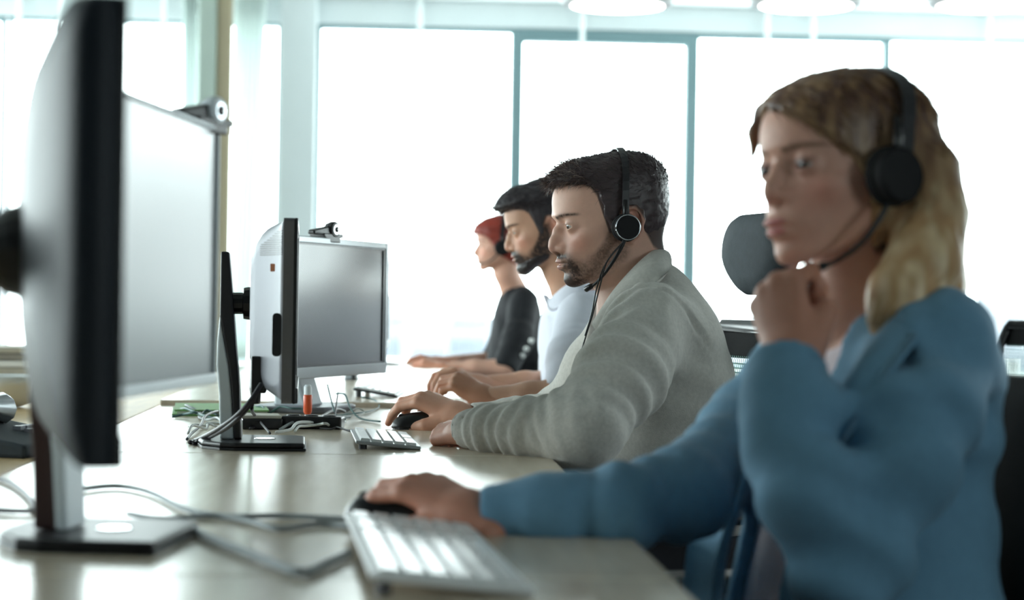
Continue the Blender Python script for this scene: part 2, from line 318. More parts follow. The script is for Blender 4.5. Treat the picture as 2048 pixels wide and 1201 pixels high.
# ================================================================== monitors
SHELL = {}
def ring(x, W_, H_, zc, r=.012): return [(x, a, zc+b) for a, b in rrect(W_, H_, r, 4)]
def monitor(name_label, loc, yaw, W_=.51, H_=.29, zb=.09, xf=.075, shell='box', case='silver_plastic', bez='bezel_silver', stand='column', col_h=.32, scr='screen_gloss', bw=.014, bottom_bw=.024, dy=0.0, swap=False, rim=.010):
    r = thing('monitor', name_label, 'monitor', loc, math.radians(yaw), 'monitors')
    zc = zb+H_/2; t = .016; tb = .006
    # bezel: four bars around the panel, a thin black rim inside it
    b = MB(); y0, y1 = dy-W_/2, dy+W_/2
    b.box((xf-tb, y0, zb), (xf, y0+bw, zb+H_)).box((xf-tb, y1-bw, zb), (xf, y1, zb+H_)).box((xf-tb, y0+bw, zb+H_-bw), (xf, y1-bw, zb+H_)).box((xf-tb, y0+bw, zb), (xf+.003, y1-bw, zb+bottom_bw))
    b.obj('bezel', bez, r, bevel=.002)
    g = MB(); bi = bw+rim; bb = bottom_bw+rim*.3
    g.box((xf-tb, y0+bw, zb+bottom_bw), (xf-.0015, y0+bi, zb+H_-bw)).box((xf-tb, y1-bi, zb+bottom_bw), (xf-.0015, y1-bw, zb+H_-bw)).box((xf-tb, y0+bi, zb+H_-bw-rim*.3), (xf-.0015, y1-bi, zb+H_-bw)).box((xf-tb, y0+bi, zb+bottom_bw), (xf-.0015, y1-bi, zb+bb))
    g.obj('screen_rim', 'black_plastic', r)
    MB().box((xf-tb, y0+bi, zb+bb), (xf-.004, y1-bi, zb+H_-bw-rim*.3)).obj('screen', scr, r)
    s = MB()
    if shell == 'box':
        R_ = [ring(xf-tb, W_, H_, zc, .008), ring(xf-tb, W_, H_, zc, .008), ring(xf-t-.006, W_, H_, zc, .008), ring(xf-t-.006, W_, H_, zc, .008), ring(xf-t-.0065, W_-.010, H_-.010, zc), ring(xf-t-.0065, W_-.010, H_-.010, zc)]
        for k in range(1, 9):
            q = k/8; R_.append(ring(xf-t-.008-.050*q**1.5, W_*(.97-.40*q), H_*(.965-.10*q-.30*q**5), zc+.004*q, .010+.012*q))
        R_.append(ring(xf-t-.058, W_*.5, H_*.5, zc, .03))
    else:
        R_ = [ring(xf-tb, W_, H_, zc, .004), ring(xf-t-.010, W_, H_, zc, .006)]
        for k in range(1, 10):
            q = k/9.5; sc = (1-q**2.3)**.75
            R_.append(ring(xf-t-.012-.040*q, W_*(.25+.75*sc), H_*(.12+.88*sc), zc+.020*q, .02+.05*q*sc))
    s.loft([[(x, y+dy, z) for x, y, z in q] for q in R_]); r_shell = s.obj('back_shell', case, r, smooth=True)
    SHELL[r.name] = r_shell
    xb = xf-t-(.058 if shell == 'box' else .050)
    if stand == 'column':
        k = lambda q: [((x-462)/1235., (890-y)/1235.*(col_h/.318)+.012) for x, y in q]
        dark = k([(437, 512), (454, 512), (462, 600), (470, 700), (478, 780), (484, 888), (469, 888), (463, 800), (456, 740), (446, 690), (437, 640)])
        silv = k([(437, 640), (446, 690), (456, 740), (463, 800), (469, 888), (441, 888), (438, 800), (432, 740), (433, 690)])
        M = Matrix(((1, 0, 0, 0), (0, 0, -1, 0), (0, 1, 0, 0), (0, 0, 0, 1)))
        MB().prism(dark, -.032, .032, M).obj('column', 'column_silver' if swap else 'dark_plastic', r, bevel=.003)
        MB().prism(silv, -.030, .030, M).obj('column_cover', 'brown_plastic' if swap else 'column_silver', r, bevel=.003)
        base = [(.122, -.10), (.122, .085), (.10, .10), (-.02, .10), (-.048, .07), (-.054, .0), (-.045, -.05), (-.015, -.09), (.01, -.10)]
        bo = MB().prism([(x*.985, y*.985) for x, y in base], .0045, .013).obj('base', 'dark_plastic', r, bevel=.004, seg=3)
        MB().prism(base, 0, .0045).obj('base_pad', 'black_plastic', bo, bevel=.001)
        zm = min(zc+.01, col_h-.06); x0 = (437-462)/1235.+.02
        MB().tube([(x0, 0, zm), (x0+(xb-x0)*.5, 0, zm), (x0+(xb-x0)*.55, 0, zm), (xb+.006, 0, zm)], [.018, .018, .026, .030], 14).obj('mount', 'black_plastic', r)
        MB().lathe([(.018, .0005), (.016, .0012)], 20, Matrix.Translation((.055, -.0, .013))).obj('logo_disc', 'chrome', bo)
    elif stand == 'foot':
        M = Matrix(((1, 0, 0, 0), (0, 0, -1, 0), (0, 1, 0, 0), (0, 0, 0, 1)))
        MB().prism([(-.05, .01), (.03, .01), (.0, zb+.02), (-.03, zb+.10), (-.045, zb+.10)], -.045, .045, M).obj('column', 'column_silver', r, bevel=.006)
        MB().prism(rrect(.19, .22, .05, 6), 0, .014).obj('base', 'silver_plastic', r, bevel=.004)
        MB().tube([(-.035, 0, zc), (xb+.008, 0, zc)], .03, 14).obj('mount', 'dark_plastic', r)
        MB().box((-.045, -.03, zb+.06), (-.03, .03, zc+.03)).obj('column_neck', 'dark_plastic', r, bevel=.004)
    elif stand == 'arm':
        MB().tube([(xb+.01, dy, zc-.01), (xb-.012, dy, zc-.01), (xb-.03, dy, zc-.01), (xb-.07, dy, zc-.008), (xb-.16, dy+.02, zc-.008)], [.042, .036, .024, .019, .019], 16).obj('mount', 'black_plastic', r)
        MB().tube([(xb-.16, dy+.02, zc+.03), (xb-.16, dy+.02, zc-.05)], .024, 14).tube([(xb-.16, dy+.02, zc-.02), (xb-.20, dy+.25, zc-.02)], .018, 12).obj('arm', 'black_plastic', r)
        MB().tube([(xb-.20, dy+.25, zc+.0), (xb-.20, dy+.25, -.0)], .02, 14).lathe([(.04, 0), (.04, .015), (.022, .03)], 20, Matrix.Translation((xb-.20, dy+.25, 0))).obj('pole', 'black_plastic', r)
    return r
def dpt(px, py): p = on_z(px, py, DZ); return (p[0], p[1], DZ)

# the silver monitor in focus (grey blazer man's)
_b = at(462, 888, 3.27)
mon1 = monitor('silver backed monitor seen from behind, opposite the grey blazer man', (_b[0], _b[1], DZ), 2.5, W_=.50, H_=.283, zb=.083, xf=.105, col_h=.318, bez='black_plastic')
def slot_on(root, lo, hi, m='dark_plastic', nm='vent_slot', ang=0.0, bev=0): 
    return MB().box(lo, hi).obj(nm, m, root, bevel=bev)
_xs = .105-.016; _H = .283; _zb = .083
for k in range(12):                        # louvres on the slanted near side of the back shell
    zf = .86-.023*k; z = _zb+_H/2+_H/2*zf; q1 = min(.78, max(.25, (.86-zf)/.30+.30)); A_ = []
    for q in np.linspace(.03, q1, 6):
        x_, y_ = _xs-.008-.050*q**1.5, -.5*(.97-.40*q)/2; tx, ty = -.075*q**.5-1e-3, .10; n_ = np.array([-ty, tx]); n_ = n_/np.linalg.norm(n_); n_ = -n_ if n_[1] > 0 else n_
        A_.append([(x_+n_[0]*e, y_+n_[1]*e, z+h) for e, h in ((.0009, -.0009), (.0009, .0009), (-.002, .0009), (-.002, -.0009))])
    MB().loft(A_).obj('vent_slot', 'dark_plastic', SHELL[mon1.name])
MB().prism(rrect(.014, .066, .006, 4), 0, .003, Matrix(((1, 0, 0, _xs-.014), (0, 0, 1, -.2475), (0, 1, 0, _zb+.105), (0, 0, 0, 1)))).obj('button_recess', 'black_plastic', SHELL[mon1.name])
MB().prism(rrect(.007, .012, .001, 2), 0, .002, Matrix(((1, 0, 0, _xs-.022), (0, 0, 1, -.236), (0, 1, 0, _zb+.207), (0, 0, 0, 1)))).obj('sticker', 'sticker_orange', SHELL[mon1.name])
MB().box((_xs-.054, -.17, _zb+.012), (_xs-.030, -.07, _zb+.070)).obj('port_recess', 'black_plastic', SHELL[mon1.name], bevel=.003)
for yy in (-.155, -.125, -.095): MB().tube([(_xs-.046, yy, _zb+.06), (_xs-.048, yy, _zb+.02), (_xs-.046, yy, _zb-.005)], [.009, .009, .006], 8).obj('plug', 'black_plastic', SHELL[mon1.name])

# white shirted man's monitor, screen towards us
_b = on_z(640, 846, DZ); _c = at(700, 620, 4.33)
mon2 = monitor('silver framed monitor with grey screen and webcam, beyond the silver backed one', (_c[0]-.10, _c[1]+.04, DZ), -22, W_=.52, H_=.297, zb=.078, xf=.09, stand='foot', case='silver_plastic')
# farther monitor, its foot and lower edge show under the previous one
_c = at(716, 780, 5.9)
mon3 = monitor('monitor of the empty desk, only its dark foot shows under the grey screen', (_c[0]-.02, _c[1], DZ), -6, W_=.46, H_=.28, zb=.10, xf=.085, col_h=.30)
# the blond woman's screen
_b = at(118, 1100, 1.97)
mon4 = monitor('pale glaring screen with small webcam on two-tone column stand, opposite the blond woman', (_b[0], _b[1], DZ), -8.0, W_=.44, H_=.297, zb=.143, xf=.072, bez='column_silver', case='dark_plastic', bw=.005, bottom_bw=.012, rim=.0, dy=.14, col_h=.33, scr='screen_matte', swap=True)
# the dark monitor closest to the camera
_c = at(140, 470, 1.67); _c = _c-RT*.036
mon5 = monitor('large dark monitor seen from behind, cut by the left and top edges', (_c[0], _c[1], DZ), 12.5, W_=.45, dy=-.02, H_=.345, zb=.115, xf=.06, shell='pillow', case='shell_dark', bez='black_plastic', stand='arm')

def webcam(loc, yaw, label, s=1.0, body='dark_plastic'):
    r = thing('webcam', label, 'webcam', loc, math.radians(yaw), 'webcams'); r.scale = (s, s, s)
    MB().box((-.030, -.030, .0005), (.010, .040, .009)).box((.0045, -.026, -.010), (.010, .030, .004)).obj('clip', 'black_plastic', r, bevel=.002)
    MB().add([(-.012, -.062, .006), (.008, -.062, .006), (.008, .0, .004), (-.012, .0, .004), (-.010, -.062, .015), (.006, -.062, .015), (.006, .0, .026), (-.010, .0, .026)], [(3, 2, 1, 0), (4, 5, 6, 7), (1, 5, 4, 0), (2, 6, 5, 1), (3, 7, 6, 2), (0, 4, 7, 3)]).obj('side_bar', 'black_plastic', r, bevel=.003)
    Mx = Matrix(((0, 0, 1, 0), (1, 0, 0, .010), (0, 1, 0, .018), (0, 0, 0, 1)))
    wb_ = MB().lathe([(.008, -.014), (.014, -.011), (.0175, 0), (.0175, .008), (.0150, .012)], 24, Mx).obj('body', body, r, smooth=False, bevel=.001)
    MB().lathe([(.0105, .0118), (.0105, .0135)], 24, Mx).obj('lens_ring', 'chrome', wb_)
    MB().lathe([(.0065, .0136), (.006, .015), (.002, .016)], 20, Mx).obj('lens', 'lens_dark', wb_, smooth=True)
    return r
_w = mon2.location+Matrix.Rotation(mon2.rotation_euler.z, 4, 'Z') @ Vector((.082, -.06, .376)); webcam(_w, -34, 'black webcam with round silver lens on the grey screen beside the silver backed monitor')
_w = mon4.location+Matrix.Rotation(mon4.rotation_euler.z, 4, 'Z') @ Vector((.062, .335, .4405)); webcam(_w, -30, 'blurred silver webcam on the pale glaring screen', .95, 'column_silver')

# ================================================================== keyboards and mice
def keyboard(label, loc, yaw, cols, rows, pitch, tilt, base_m, key_m, gaps=()):
    r = thing('keyboard', label, 'keyboard', loc, math.radians(yaw), 'keyboards')
    Ly, Lx = cols*pitch+.010, rows*pitch+.012
    h0, h1 = .006, .006+tilt
    M = lambda x: h1-(h1-h0)*(x+Lx/2)/Lx          # back (screen side, -x) is higher
    MB().add([(-Lx/2, -Ly/2, h1-.006), (Lx/2, -Ly/2, 0), (Lx/2, Ly/2, 0), (-Lx/2, Ly/2, h1-.006), (-Lx/2, -Ly/2, h1), (Lx/2, -Ly/2, h0), (Lx/2, Ly/2, h0), (-Lx/2, Ly/2, h1)], [(3,2,1,0),(4,5,6,7),(0,1,5,4),(1,2,6,5),(2,3,7,6),(3,0,4,7)]).obj('base', base_m, r, bevel=.002)
    for s_ in (-1, 1): MB().tube([(-Lx/2+.012, s_*(Ly/2-.02), 0), (-Lx/2+.012, s_*(Ly/2-.02), h1-.004)], .007, 10).obj('foot', 'dark_plastic', r)
    kw = pitch*.43; a = [(-kw, -kw, 0), (kw, -kw, 0), (kw, kw, 0), (-kw, kw, 0), (-kw*.88, -kw*.88, .005), (kw*.88, -kw*.88, .005), (kw*.88, kw*.88, .005), (-kw*.88, kw*.88, .005)]
    me = None
    for i in range(rows):
        for j in range(cols):
            if j in gaps: continue
            x = -Lx/2+.006+(i+.5)*pitch; y = -Ly/2+.005+(j+.5)*pitch
            wide = (i == rows-1 and cols//3 < j < cols//3+5)
            if wide and j != cols//3+3: continue
            if me is None:
                o = obj('key', a, [(3,2,1,0),(4,5,6,7),(0,1,5,4),(1,2,6,5),(2,3,7,6),(3,0,4,7)], MATS[key_m], r); me = o.data
            else:
                o = bpy.data.objects.new('key', me); COL.objects.link(o); o.parent = r
            o.location = (x, y, M(x)-.0005); o.rotation_euler = (0, math.atan2(h1-h0, Lx), 0)
            if wide: o.scale = (1, 4.6, 1)
    return r
_k = on_z(772, 878, DZ); keyboard("compact white keyboard beside the grey blazer man's mouse", (-.012, 3.40, DZ), 3, 15, 5, .0188, .009, 'bezel_silver', 'key_white')
keyboard("large white keyboard in front of the blond woman's mouse hand, out of focus", (.036, 1.862, DZ), 4, 22, 6, .0205, .014, 'white_plastic', 'key_white', (14, 18))
keyboard("white keyboard under the white shirted man's hands", (-.03, 4.93, DZ+.012), -4, 15, 5, .0188, .016, 'dark_plastic', 'key_white')
keyboard("keyboard under the red haired woman's hands", (-.02, 7.7, DZ), 0, 15, 5, .0188, .012, 'dark_plastic', 'key_white')

def mouse(label, loc, yaw, s=1.0):
    r = thing('computer_mouse', label, 'mouse', loc, math.radians(yaw), 'black mice'); n, k = 22, 10; v = []; f = []
    for i in range(k+1):
        ph = i/k*math.pi/2
        for j in range(n):
            th = 2*math.pi*j/n; c_, s_ = math.cos(th), math.sin(th); ex = lambda q: math.copysign(abs(q)**.8, q)
            rr = math.cos(ph)**.55
            x = .056*ex(c_)*rr; y = .031*ex(s_)*rr*(1-.12*c_*c_); z = .036*math.sin(ph)*(1+.22*x/.056) + .003
            v.append((x, y, max(z, .003)))
    for i in range(k):
        for j in range(n): f.append((i*n+j, i*n+(j+1) % n, (i+1)*n+(j+1) % n, (i+1)*n+j))
    f.append(tuple(range(n-1, -1, -1)))
    v = [(x*s, y*s, z*s) for x, y, z in v]
    mb_ = obj('body', v, f, MATS['black_plastic'], r, smooth=True)
    MB().tube([(-.032*s, -.0035, .027*s), (-.032*s, .0035, .027*s)], .008*s, 14).obj('wheel', 'dark_plastic', mb_)
    MB().prism([(x*s*.98, y*s*.98) for x, y in rrect(.108, .056, .026, 6)], 0, .004).obj('sole', 'dark_plastic', r)
    return r
# local -x is the front of the mouse (towards the screens)
M1_POS = (.046, 3.795, DZ); M2_POS = (.005, 2.175, DZ)
mouse("black mouse under the grey blazer man's hand", M1_POS, 6, .84)
mouse("black mouse under the blond woman's hand, out of focus", M2_POS, -4, 1.0)

# ================================================================== cables and desk clutter
def cable(path, rad, m, label, name='cable', n=6, group='desk cables'):
    pts = spline(path, n); base = np.array(pts[0]); base[2] = DZ
    o = MB().tube([p-base for p in pts], rad, 7).obj(name, m, smooth=True, loc=tuple(base)); return tag(o, label, 'cable', group)
def dz(px, py, h=.0): p = on_z(px, py, DZ); return np.array([p[0], p[1], DZ+h])
cable([dz(x, y, .004) for x, y in ((165, 985), (235, 979), (300, 992), (370, 1026), (450, 1041), (560, 1040), (640, 1044), (712, 1048))], .0032, 'cable_grey', "grey mouse cable running across the near desk to the blond woman's mouse")
cable([dz(x, y, .004) for x, y in ((255, 1036), (330, 1046), (430, 1040), (500, 1052), (560, 1066), (640, 1056), (700, 1062))], .0032, 'cable_grey', 'grey cable with a sagging bend just below the longer mouse cable')
cable([dz(x, y, .005) for x, y in ((360, 1060), (430, 1092), (520, 1128), (600, 1158), (650, 1140), (700, 1118))], .0042, 'cable_grey', 'thick grey keyboard cable forming a V on the near desk')
cable([dz(x, y, .004) for x, y in ((-40, 958), (10, 968), (50, 995), (66, 1026), (30, 1030), (-40, 1027))], .003, 'cable_dark', 'dark cable looping at the left edge beside the two-tone stand')
cable([at(523, 768, 3.08), at(500, 803, 3.06), at(470, 835, 3.08), at(430, 862, 3.16), dz(392, 886, .004), dz(380, 890, .004)], .0038, 'cable_dark', 'thick dark cable crossing in front of the silver column, upper one')
cable([at(519, 775, 3.09), at(497, 815, 3.07), at(462, 850, 3.09), at(425, 872, 3.2), dz(405, 884, .004), dz(388, 893, .004)], .0036, 'cable_dark', 'thick dark cable crossing in front of the silver column, lower one')
cable([at(510, 770, 3.2), at(506, 800, 3.2), at(504, 822, 3.25), dz(512, 838, .004)], .003, 'cable_dark', 'short dark cable dropping straight from the silver backed monitor')
random.seed(11)
def wig(a, b, n, amp, hz=.0):
    a, b = np.array(a), np.array(b); out = [dz(*a, .004)]
    for k in range(1, n):
        t = k/n; p = a+(b-a)*t+np.array([random.uniform(-amp, amp), random.uniform(-amp*.3, amp*.3)]); out.append(dz(*p, .004+random.uniform(0, hz)))
    return out+[dz(*b, .004)]
for k, (a, b, n, amp, hz, m, rad, l_) in enumerate([
    ((350, 826), (480, 862), 6, 9, .012, 'cable_teal', .0028, 'teal grey cable in the coil left of the silver column, running right'),
    ((372, 818), (460, 868), 7, 12, .014, 'cable_grey', .0028, 'grey cable in the coil left of the silver column'),
    ((345, 838), (436, 836), 5, 8, .012, 'cable_teal', .0028, 'teal cable lying farthest left of the silver column'),
    ((378, 858), (462, 852), 6, 9, .010, 'cable_white', .0026, 'white cable loop left of the silver column'),
    ((376, 872), (455, 862), 5, 8, .012, 'cable_white', .0024, 'thin white wire bent upright left of the silver column'),
    ((374, 884), (440, 828), 5, 6, .012, 'cable_dark', .0026, 'thin dark cable rising from the desk left of the silver column'),
    ((486, 836), (540, 872), 4, 7, .012, 'cable_dark', .0022, 'thin dark wire right behind the silver column'),
    ((500, 862), (600, 848), 6, 8, .014, 'cable_dark', .0028, 'dark cable looped over the beige adapter'),
    ((552, 870), (690, 848), 6, 7, .012, 'cable_white', .0030, 'white cable along the black power strip'),
    ((560, 864), (700, 838), 6, 8, .010, 'cable_grey', .0028, 'light grey cable on the black power strip'),
    ((590, 868), (660, 858), 5, 7, .014, 'cable_white', .0026, 'curled white cable at the front of the power strip'),
    ((640, 862), (720, 868), 4, 5, .004, 'cable_dark', .0018, 'thin dark wire running to the compact white keyboard'),
    ((500, 826), (620, 836), 6, 7, .016, 'cable_teal', .0024, 'teal cable arching behind the power strip'),
    ((600, 856), (690, 828), 5, 9, .014, 'cable_dark', .0030, 'dark cable end lying on the power strip')]):
    cable(wig(a, b, n, amp, hz), rad, m, l_)
for path, m, l_ in [
    ([(655, 770, 4.2), (662, 800, 4.15), (672, 830, 4.1), (690, 850, 4.0)], 'cable_teal', 'thin teal wire hanging left under the grey screen'),
    ([(672, 788, 4.2), (690, 790, 4.15), (700, 815, 4.1), (720, 838, 4.05), (760, 858, 3.95)], 'cable_teal', 'thin teal wire arching right under the grey screen'),
    ([(722, 795, 4.6), (748, 800, 4.6), (758, 822, 4.5), (735, 838, 4.3), (700, 832, 4.2), (660, 850, 4.1)], 'cable_teal', 'thin teal wire in a wide loop right of the orange lighter'),
    ([(676, 785, 4.25), (672, 815, 4.15), (668, 845, 4.05)], 'cable_dark', 'dark wire standing straight below the grey screen'),
    ([(690, 838, 4.2), (715, 818, 4.2), (728, 826, 4.2), (705, 840, 4.15), (655, 862, 4.05)], 'cable_white', 'white wire loop beside the compact keyboard')]:
    pts = [at(*q) for q in path]
    for p in pts: p[2] = max(p[2], DZ+.004)
    cable(pts, .0018, m, l_)

p = dz(622, 858); r = thing('power_strip', 'black power strip on the desk between silver column and compact keyboard', 'power strip', tuple(p), math.radians(-6))
MB().box((-.055, -.02, 0), (.06, .03, .024)).obj('body', 'black_plastic', r, bevel=.004)
for k in range(3): MB().lathe([(.013, .0), (.012, .002)], 16, Matrix.Translation((-.034+.034*k, .005, .024))).obj('socket', 'dark_plastic', r)
p = dz(520, 858); r = thing('power_adapter', 'beige topped adapter box with black front behind the silver column', 'adapter', tuple(p), math.radians(8))
MB().box((-.035, -.03, 0), (.04, .05, .020)).obj('body', 'black_plastic', r, bevel=.003); MB().box((-.036, -.025, .020), (.038, .055, .026)).obj('lid', 'box_beige', r, bevel=.002)
p = dz(545, 828); p[0] -= .10; r = thing('folder', 'green and white cardboard folder lying behind the silver backed monitor', 'folder', tuple(p), .1)
MB().box((-.11, -.12, 0), (.09, .16, .004)).obj('cover', 'green_card', r); MB().box((-.10, -.11, .004), (.085, .15, .010)).obj('sheets', 'paper_white', r); MB().box((-.105, -.115, .010), (.088, .155, .013)).obj('flap', 'green_card', r)
# orange lighter leaning at the foot of the grey screen
p = at(615, 836, 4.0); r = thing('lighter', 'small orange and clear lighter in front of the silver monitor foot', 'lighter', (p[0], p[1], DZ), 0); r.scale = (.85, .85, .82)
MB().lathe([(.004, .012), (.010, .022), (.0105, .06), (.009, .064)], 16).obj('tank', 'orange_plastic', r, smooth=True); MB().lathe([(.009, .064), (.009, .084), (.006, .088)], 16).obj('cap', 'column_silver', r); MB().lathe([(.014, 0), (.014, .010), (.004, .013)], 16).obj('foot', 'column_silver', r)

p = on_y(2024, 735, 13.9); r = thing('plant_pot', 'small white pot on the window sill at the right edge', 'pot', (p[0], 13.9, .54), 0)
MB().lathe([(.045, 0), (.06, .09), (.065, .10), (.055, .10), (.05, .085)], 20).obj('pot', 'paper_white', r, smooth=True); MB().lathe([(.07, 0), (.075, .008), (.05, .01)], 20).obj('saucer', 'paper_white', r)
# things on the opposite row, far out of focus at the left edge
p = on_z(12, 905, DZ-.004); r = thing('desk_phone', 'grey desk phone at the left edge of the opposite desk', 'phone', tuple(p), -.3)
MB().add([(-.09, -.11, 0), (.09, -.11, 0), (.09, .11, 0), (-.09, .11, 0), (-.09, -.11, .05), (.09, -.11, .02), (.09, .11, .02), (-.09, .11, .05)], [(3,2,1,0),(4,5,6,7),(0,1,5,4),(1,2,6,5),(2,3,7,6),(3,0,4,7)]).obj('body', 'fabric_slate', r, bevel=.006)
MB().tube([(-.06, -.10, .07), (-.04, -.075, .064), (-.04, .0, .07), (-.04, .06, .064), (-.06, .09, .07)], [.02, .024, .014, .024, .02], 10).obj('handset', 'steel_grey', r, smooth=True)
for i in range(4):
    for j in range(3): MB().box((-.0+.02*i, .02+.022*j, .028-.004*i), (.014+.02*i, .036+.022*j, .040-.004*i)).obj('button', 'silver_plastic', r)
p = on_z(8, 815, DZ-.004); r = thing('bowl', 'white bowl on the opposite desk at the left edge', 'bowl', tuple(p), 0)
MB().lathe([(.03, 0), (.06, .01), (.10, .05), (.105, .07), (.10, .07), (.06, .018), (.01, .012)], 28).obj('bowl_body', 'paper_white', r, smooth=True); MB().lathe([(.035, -.0), (.035, .004)], 20).obj('foot_ring', 'paper_white', r)
p = on_z(15, 745, DZ-.004); r = thing('file_box', 'stack of beige files at the far end of the opposite desk', 'files', tuple(p), .2)
for k in range(4): MB().box((-.13, -.16, .022*k), (.13, .16, .022*k+.019)).obj('file', ['box_beige', 'paper_white', 'desk_edge', 'box_beige'][k], r, bevel=.002)

# ================================================================== chairs
def chair(label, loc, face, headrest=False, mesh=False, seat_z=.46, back_top=.95, wide=.46, pad='fabric_black', arms=True):
    """face: direction in degrees the sitter looks (0 = +X); local +X is forward"""
    r = thing('office_chair', label, 'chair', loc, math.radians(face), 'office chairs')
    s = MB(); n = 12
    def cushion(w_, d_, t_, z_, x_): 
        return [[(x_+a*q, b*q, z_+h) for a, b in rrect(d_, w_, .09, 5)] for q, h in ((.90, 0), (1, t_*.3), (1, t_*.6), (.93, t_*.92), (.6, t_*1.02))]
    MB().loft(cushion(wide+.02, .46, .08, seat_z-.08, .02)).obj('seat', pad, r, smooth=True)
    h0, h1 = seat_z+.08, back_top
    def bk(z): t = (z-h0)/(h1-h0); return -.21-.05*t*t
    if mesh:
        fr = [(bk(h0), -wide/2+.05, h0), (bk(h0+.15), -wide/2, h0+.15), (bk(h1-.1), -wide/2, h1-.10), (bk(h1), -wide/2+.03, h1)]
        fr2 = [(x, -y, z) for x, y, z in fr]
        MB().tube(spline(fr, 6)+spline(fr2[::-1], 6)[:1]+spline(fr2[::-1], 6)[1:]+[fr[0]], .014, 8).obj('back_frame', 'black_plastic', r, smooth=True)
        MB().box((bk(h1)-.014, -wide/2+.02, h1-.06), (bk(h1)+.006, wide/2-.02, h1)).obj('top_band', 'fabric_black', r, bevel=.006)
        q = MB(); st = .0085
        for k in range(int(wide/st)):
            y = -wide/2+.01+k*st; pts = [(bk(z), y, z) for z in np.linspace(h0+.02, h1-.055, 7)]
            for a, b in zip(pts[:-1], pts[1:]): q.add([a, (a[0], a[1]+.0028, a[2]), (b[0], b[1]+.0028, b[2]), b], [(0, 1, 2, 3)])
        for k in range(int((h1-h0-.075)/st)):
            z = h0+.02+k*st; q.add([(bk(z)+.0005, -wide/2+.01, z), (bk(z)+.0005, wide/2-.01, z), (bk(z)+.0005, wide/2-.01, z+.0028), (bk(z)+.0005, -wide/2+.01, z+.0028)], [(0, 1, 2, 3)])
        o = q.obj('mesh_panel', 'mesh_mint', r); o['kind'] = 'stuff'
    else:
        R_ = []
        for k in range(12):
            t = k/11; z = h0+(h1-h0)*t; w_ = wide*(.90+.12*math.sin(t*math.pi*.8))*(1 if k < 10 else (.95 if k == 10 else .82)); R_.append([(bk(z)+.035*math.cos(a)*(1 if k < 11 else .6)-.02*(1-math.cos(math.sin(a)*1.2)), w_/2*math.copysign(abs(math.sin(a))**.6, math.sin(a)), z) for a in [2*math.pi*j/28 for j in range(28)]])
        MB().loft(R_).obj('backrest', pad, r, smooth=True)
    MB().tube([(-.05, 0, seat_z-.09), (-.20, 0, seat_z-.07), (-.255, 0, seat_z+.05), (bk(h0+.2)-.03, 0, h0+.2)], [.025, .025, .022, .02], 10).obj('back_bracket', 'black_plastic', r, smooth=True)
    if headrest:
        MB().tube([(bk(h1), 0, h1-.04), (bk(h1)-.04, 0, h1+.05), (bk(h1)-.01, 0, h1+.12)], [.016, .014, .014], 10).obj('headrest_stem', 'black_plastic', r, smooth=True)
        R_ = []
        for q, xx in ((.55, -.03), (.86, -.024), (1, -.005), (1.0, .008), (.9, .022), (.55, .03)):
            R_.append([(bk(h1)+.02+xx+.10*(b*q*1.0)**2*2, b*q*(1-.42*max(0, -a/.075)**1.5), h1+.135+a*q) for a, b in rrect(.15, .27, .07, 7)])
        MB().loft(R_).obj('headrest', 'fabric_slate', r, smooth=True)
    if arms:
        for sy in (-1, 1):
            ap = MB().tube([(-.02, sy*(wide/2-.03), seat_z-.06), (-.02, sy*(wide/2+.06), seat_z-.04), (-.02, sy*(wide/2+.07), seat_z+.17)], [.014, .016, .016], 8).obj('arm_post', 'dark_plastic', r, smooth=True)
            MB().box((-.13, sy*(wide/2+.07)-.04, seat_z+.17), (.12, sy*(wide/2+.07)+.04, seat_z+.195)).obj('arm_pad', 'black_plastic', ap, bevel=.01)
    MB().tube([(0, 0, .09), (0, 0, .25), (0, 0, .25), (0, 0, seat_z-.07)], [.03, .03, .02, .02], 14).obj('gas_lift', 'steel_grey', r)
    for k in range(5):
        a = 2*math.pi*k/5+.3; c_, s_ = math.cos(a), math.sin(a)
        sp = MB().tube([(.02*c_, .02*s_, .105), (.29*c_, .29*s_, .075)], [.022, .014], 8).obj('spoke', 'black_plastic', r)
        MB().tube([(.29*c_-.018*s_, .29*s_+.018*c_, .03), (.29*c_+.018*s_, .29*s_-.018*c_, .03)], .03, 14).obj('caster', 'black_plastic', sp)
    return r
_p = at(1545, 800, 3.62)
chair('mesh chair with round slate headrest behind the grey blazer man', (_p[0]-.245, _p[1]+.0, 0), 195, headrest=True, mesh=True, seat_z=.45, back_top=.944)
_p = at(1990, 900, 2.2)
chair('black upholstered chair under the blond woman, at the right edge', (.475, 2.20, 0), 192, seat_z=.45, back_top=.905, wide=.48)
chair('black chair under the white shirted man, hidden behind the grey blazer', (.50, 5.0, 0), 180, seat_z=.45, back_top=.86)
chair('black chair under the red haired woman', (.55, 7.75, 0), 180, seat_z=.45, back_top=.84)
_p = at(2046, 700, 5.2)
chair('empty black chair at the right edge behind the blond woman', (_p[0]+.10, _p[1], 0), 235, seat_z=.46, back_top=.945, wide=.5, mesh=True)
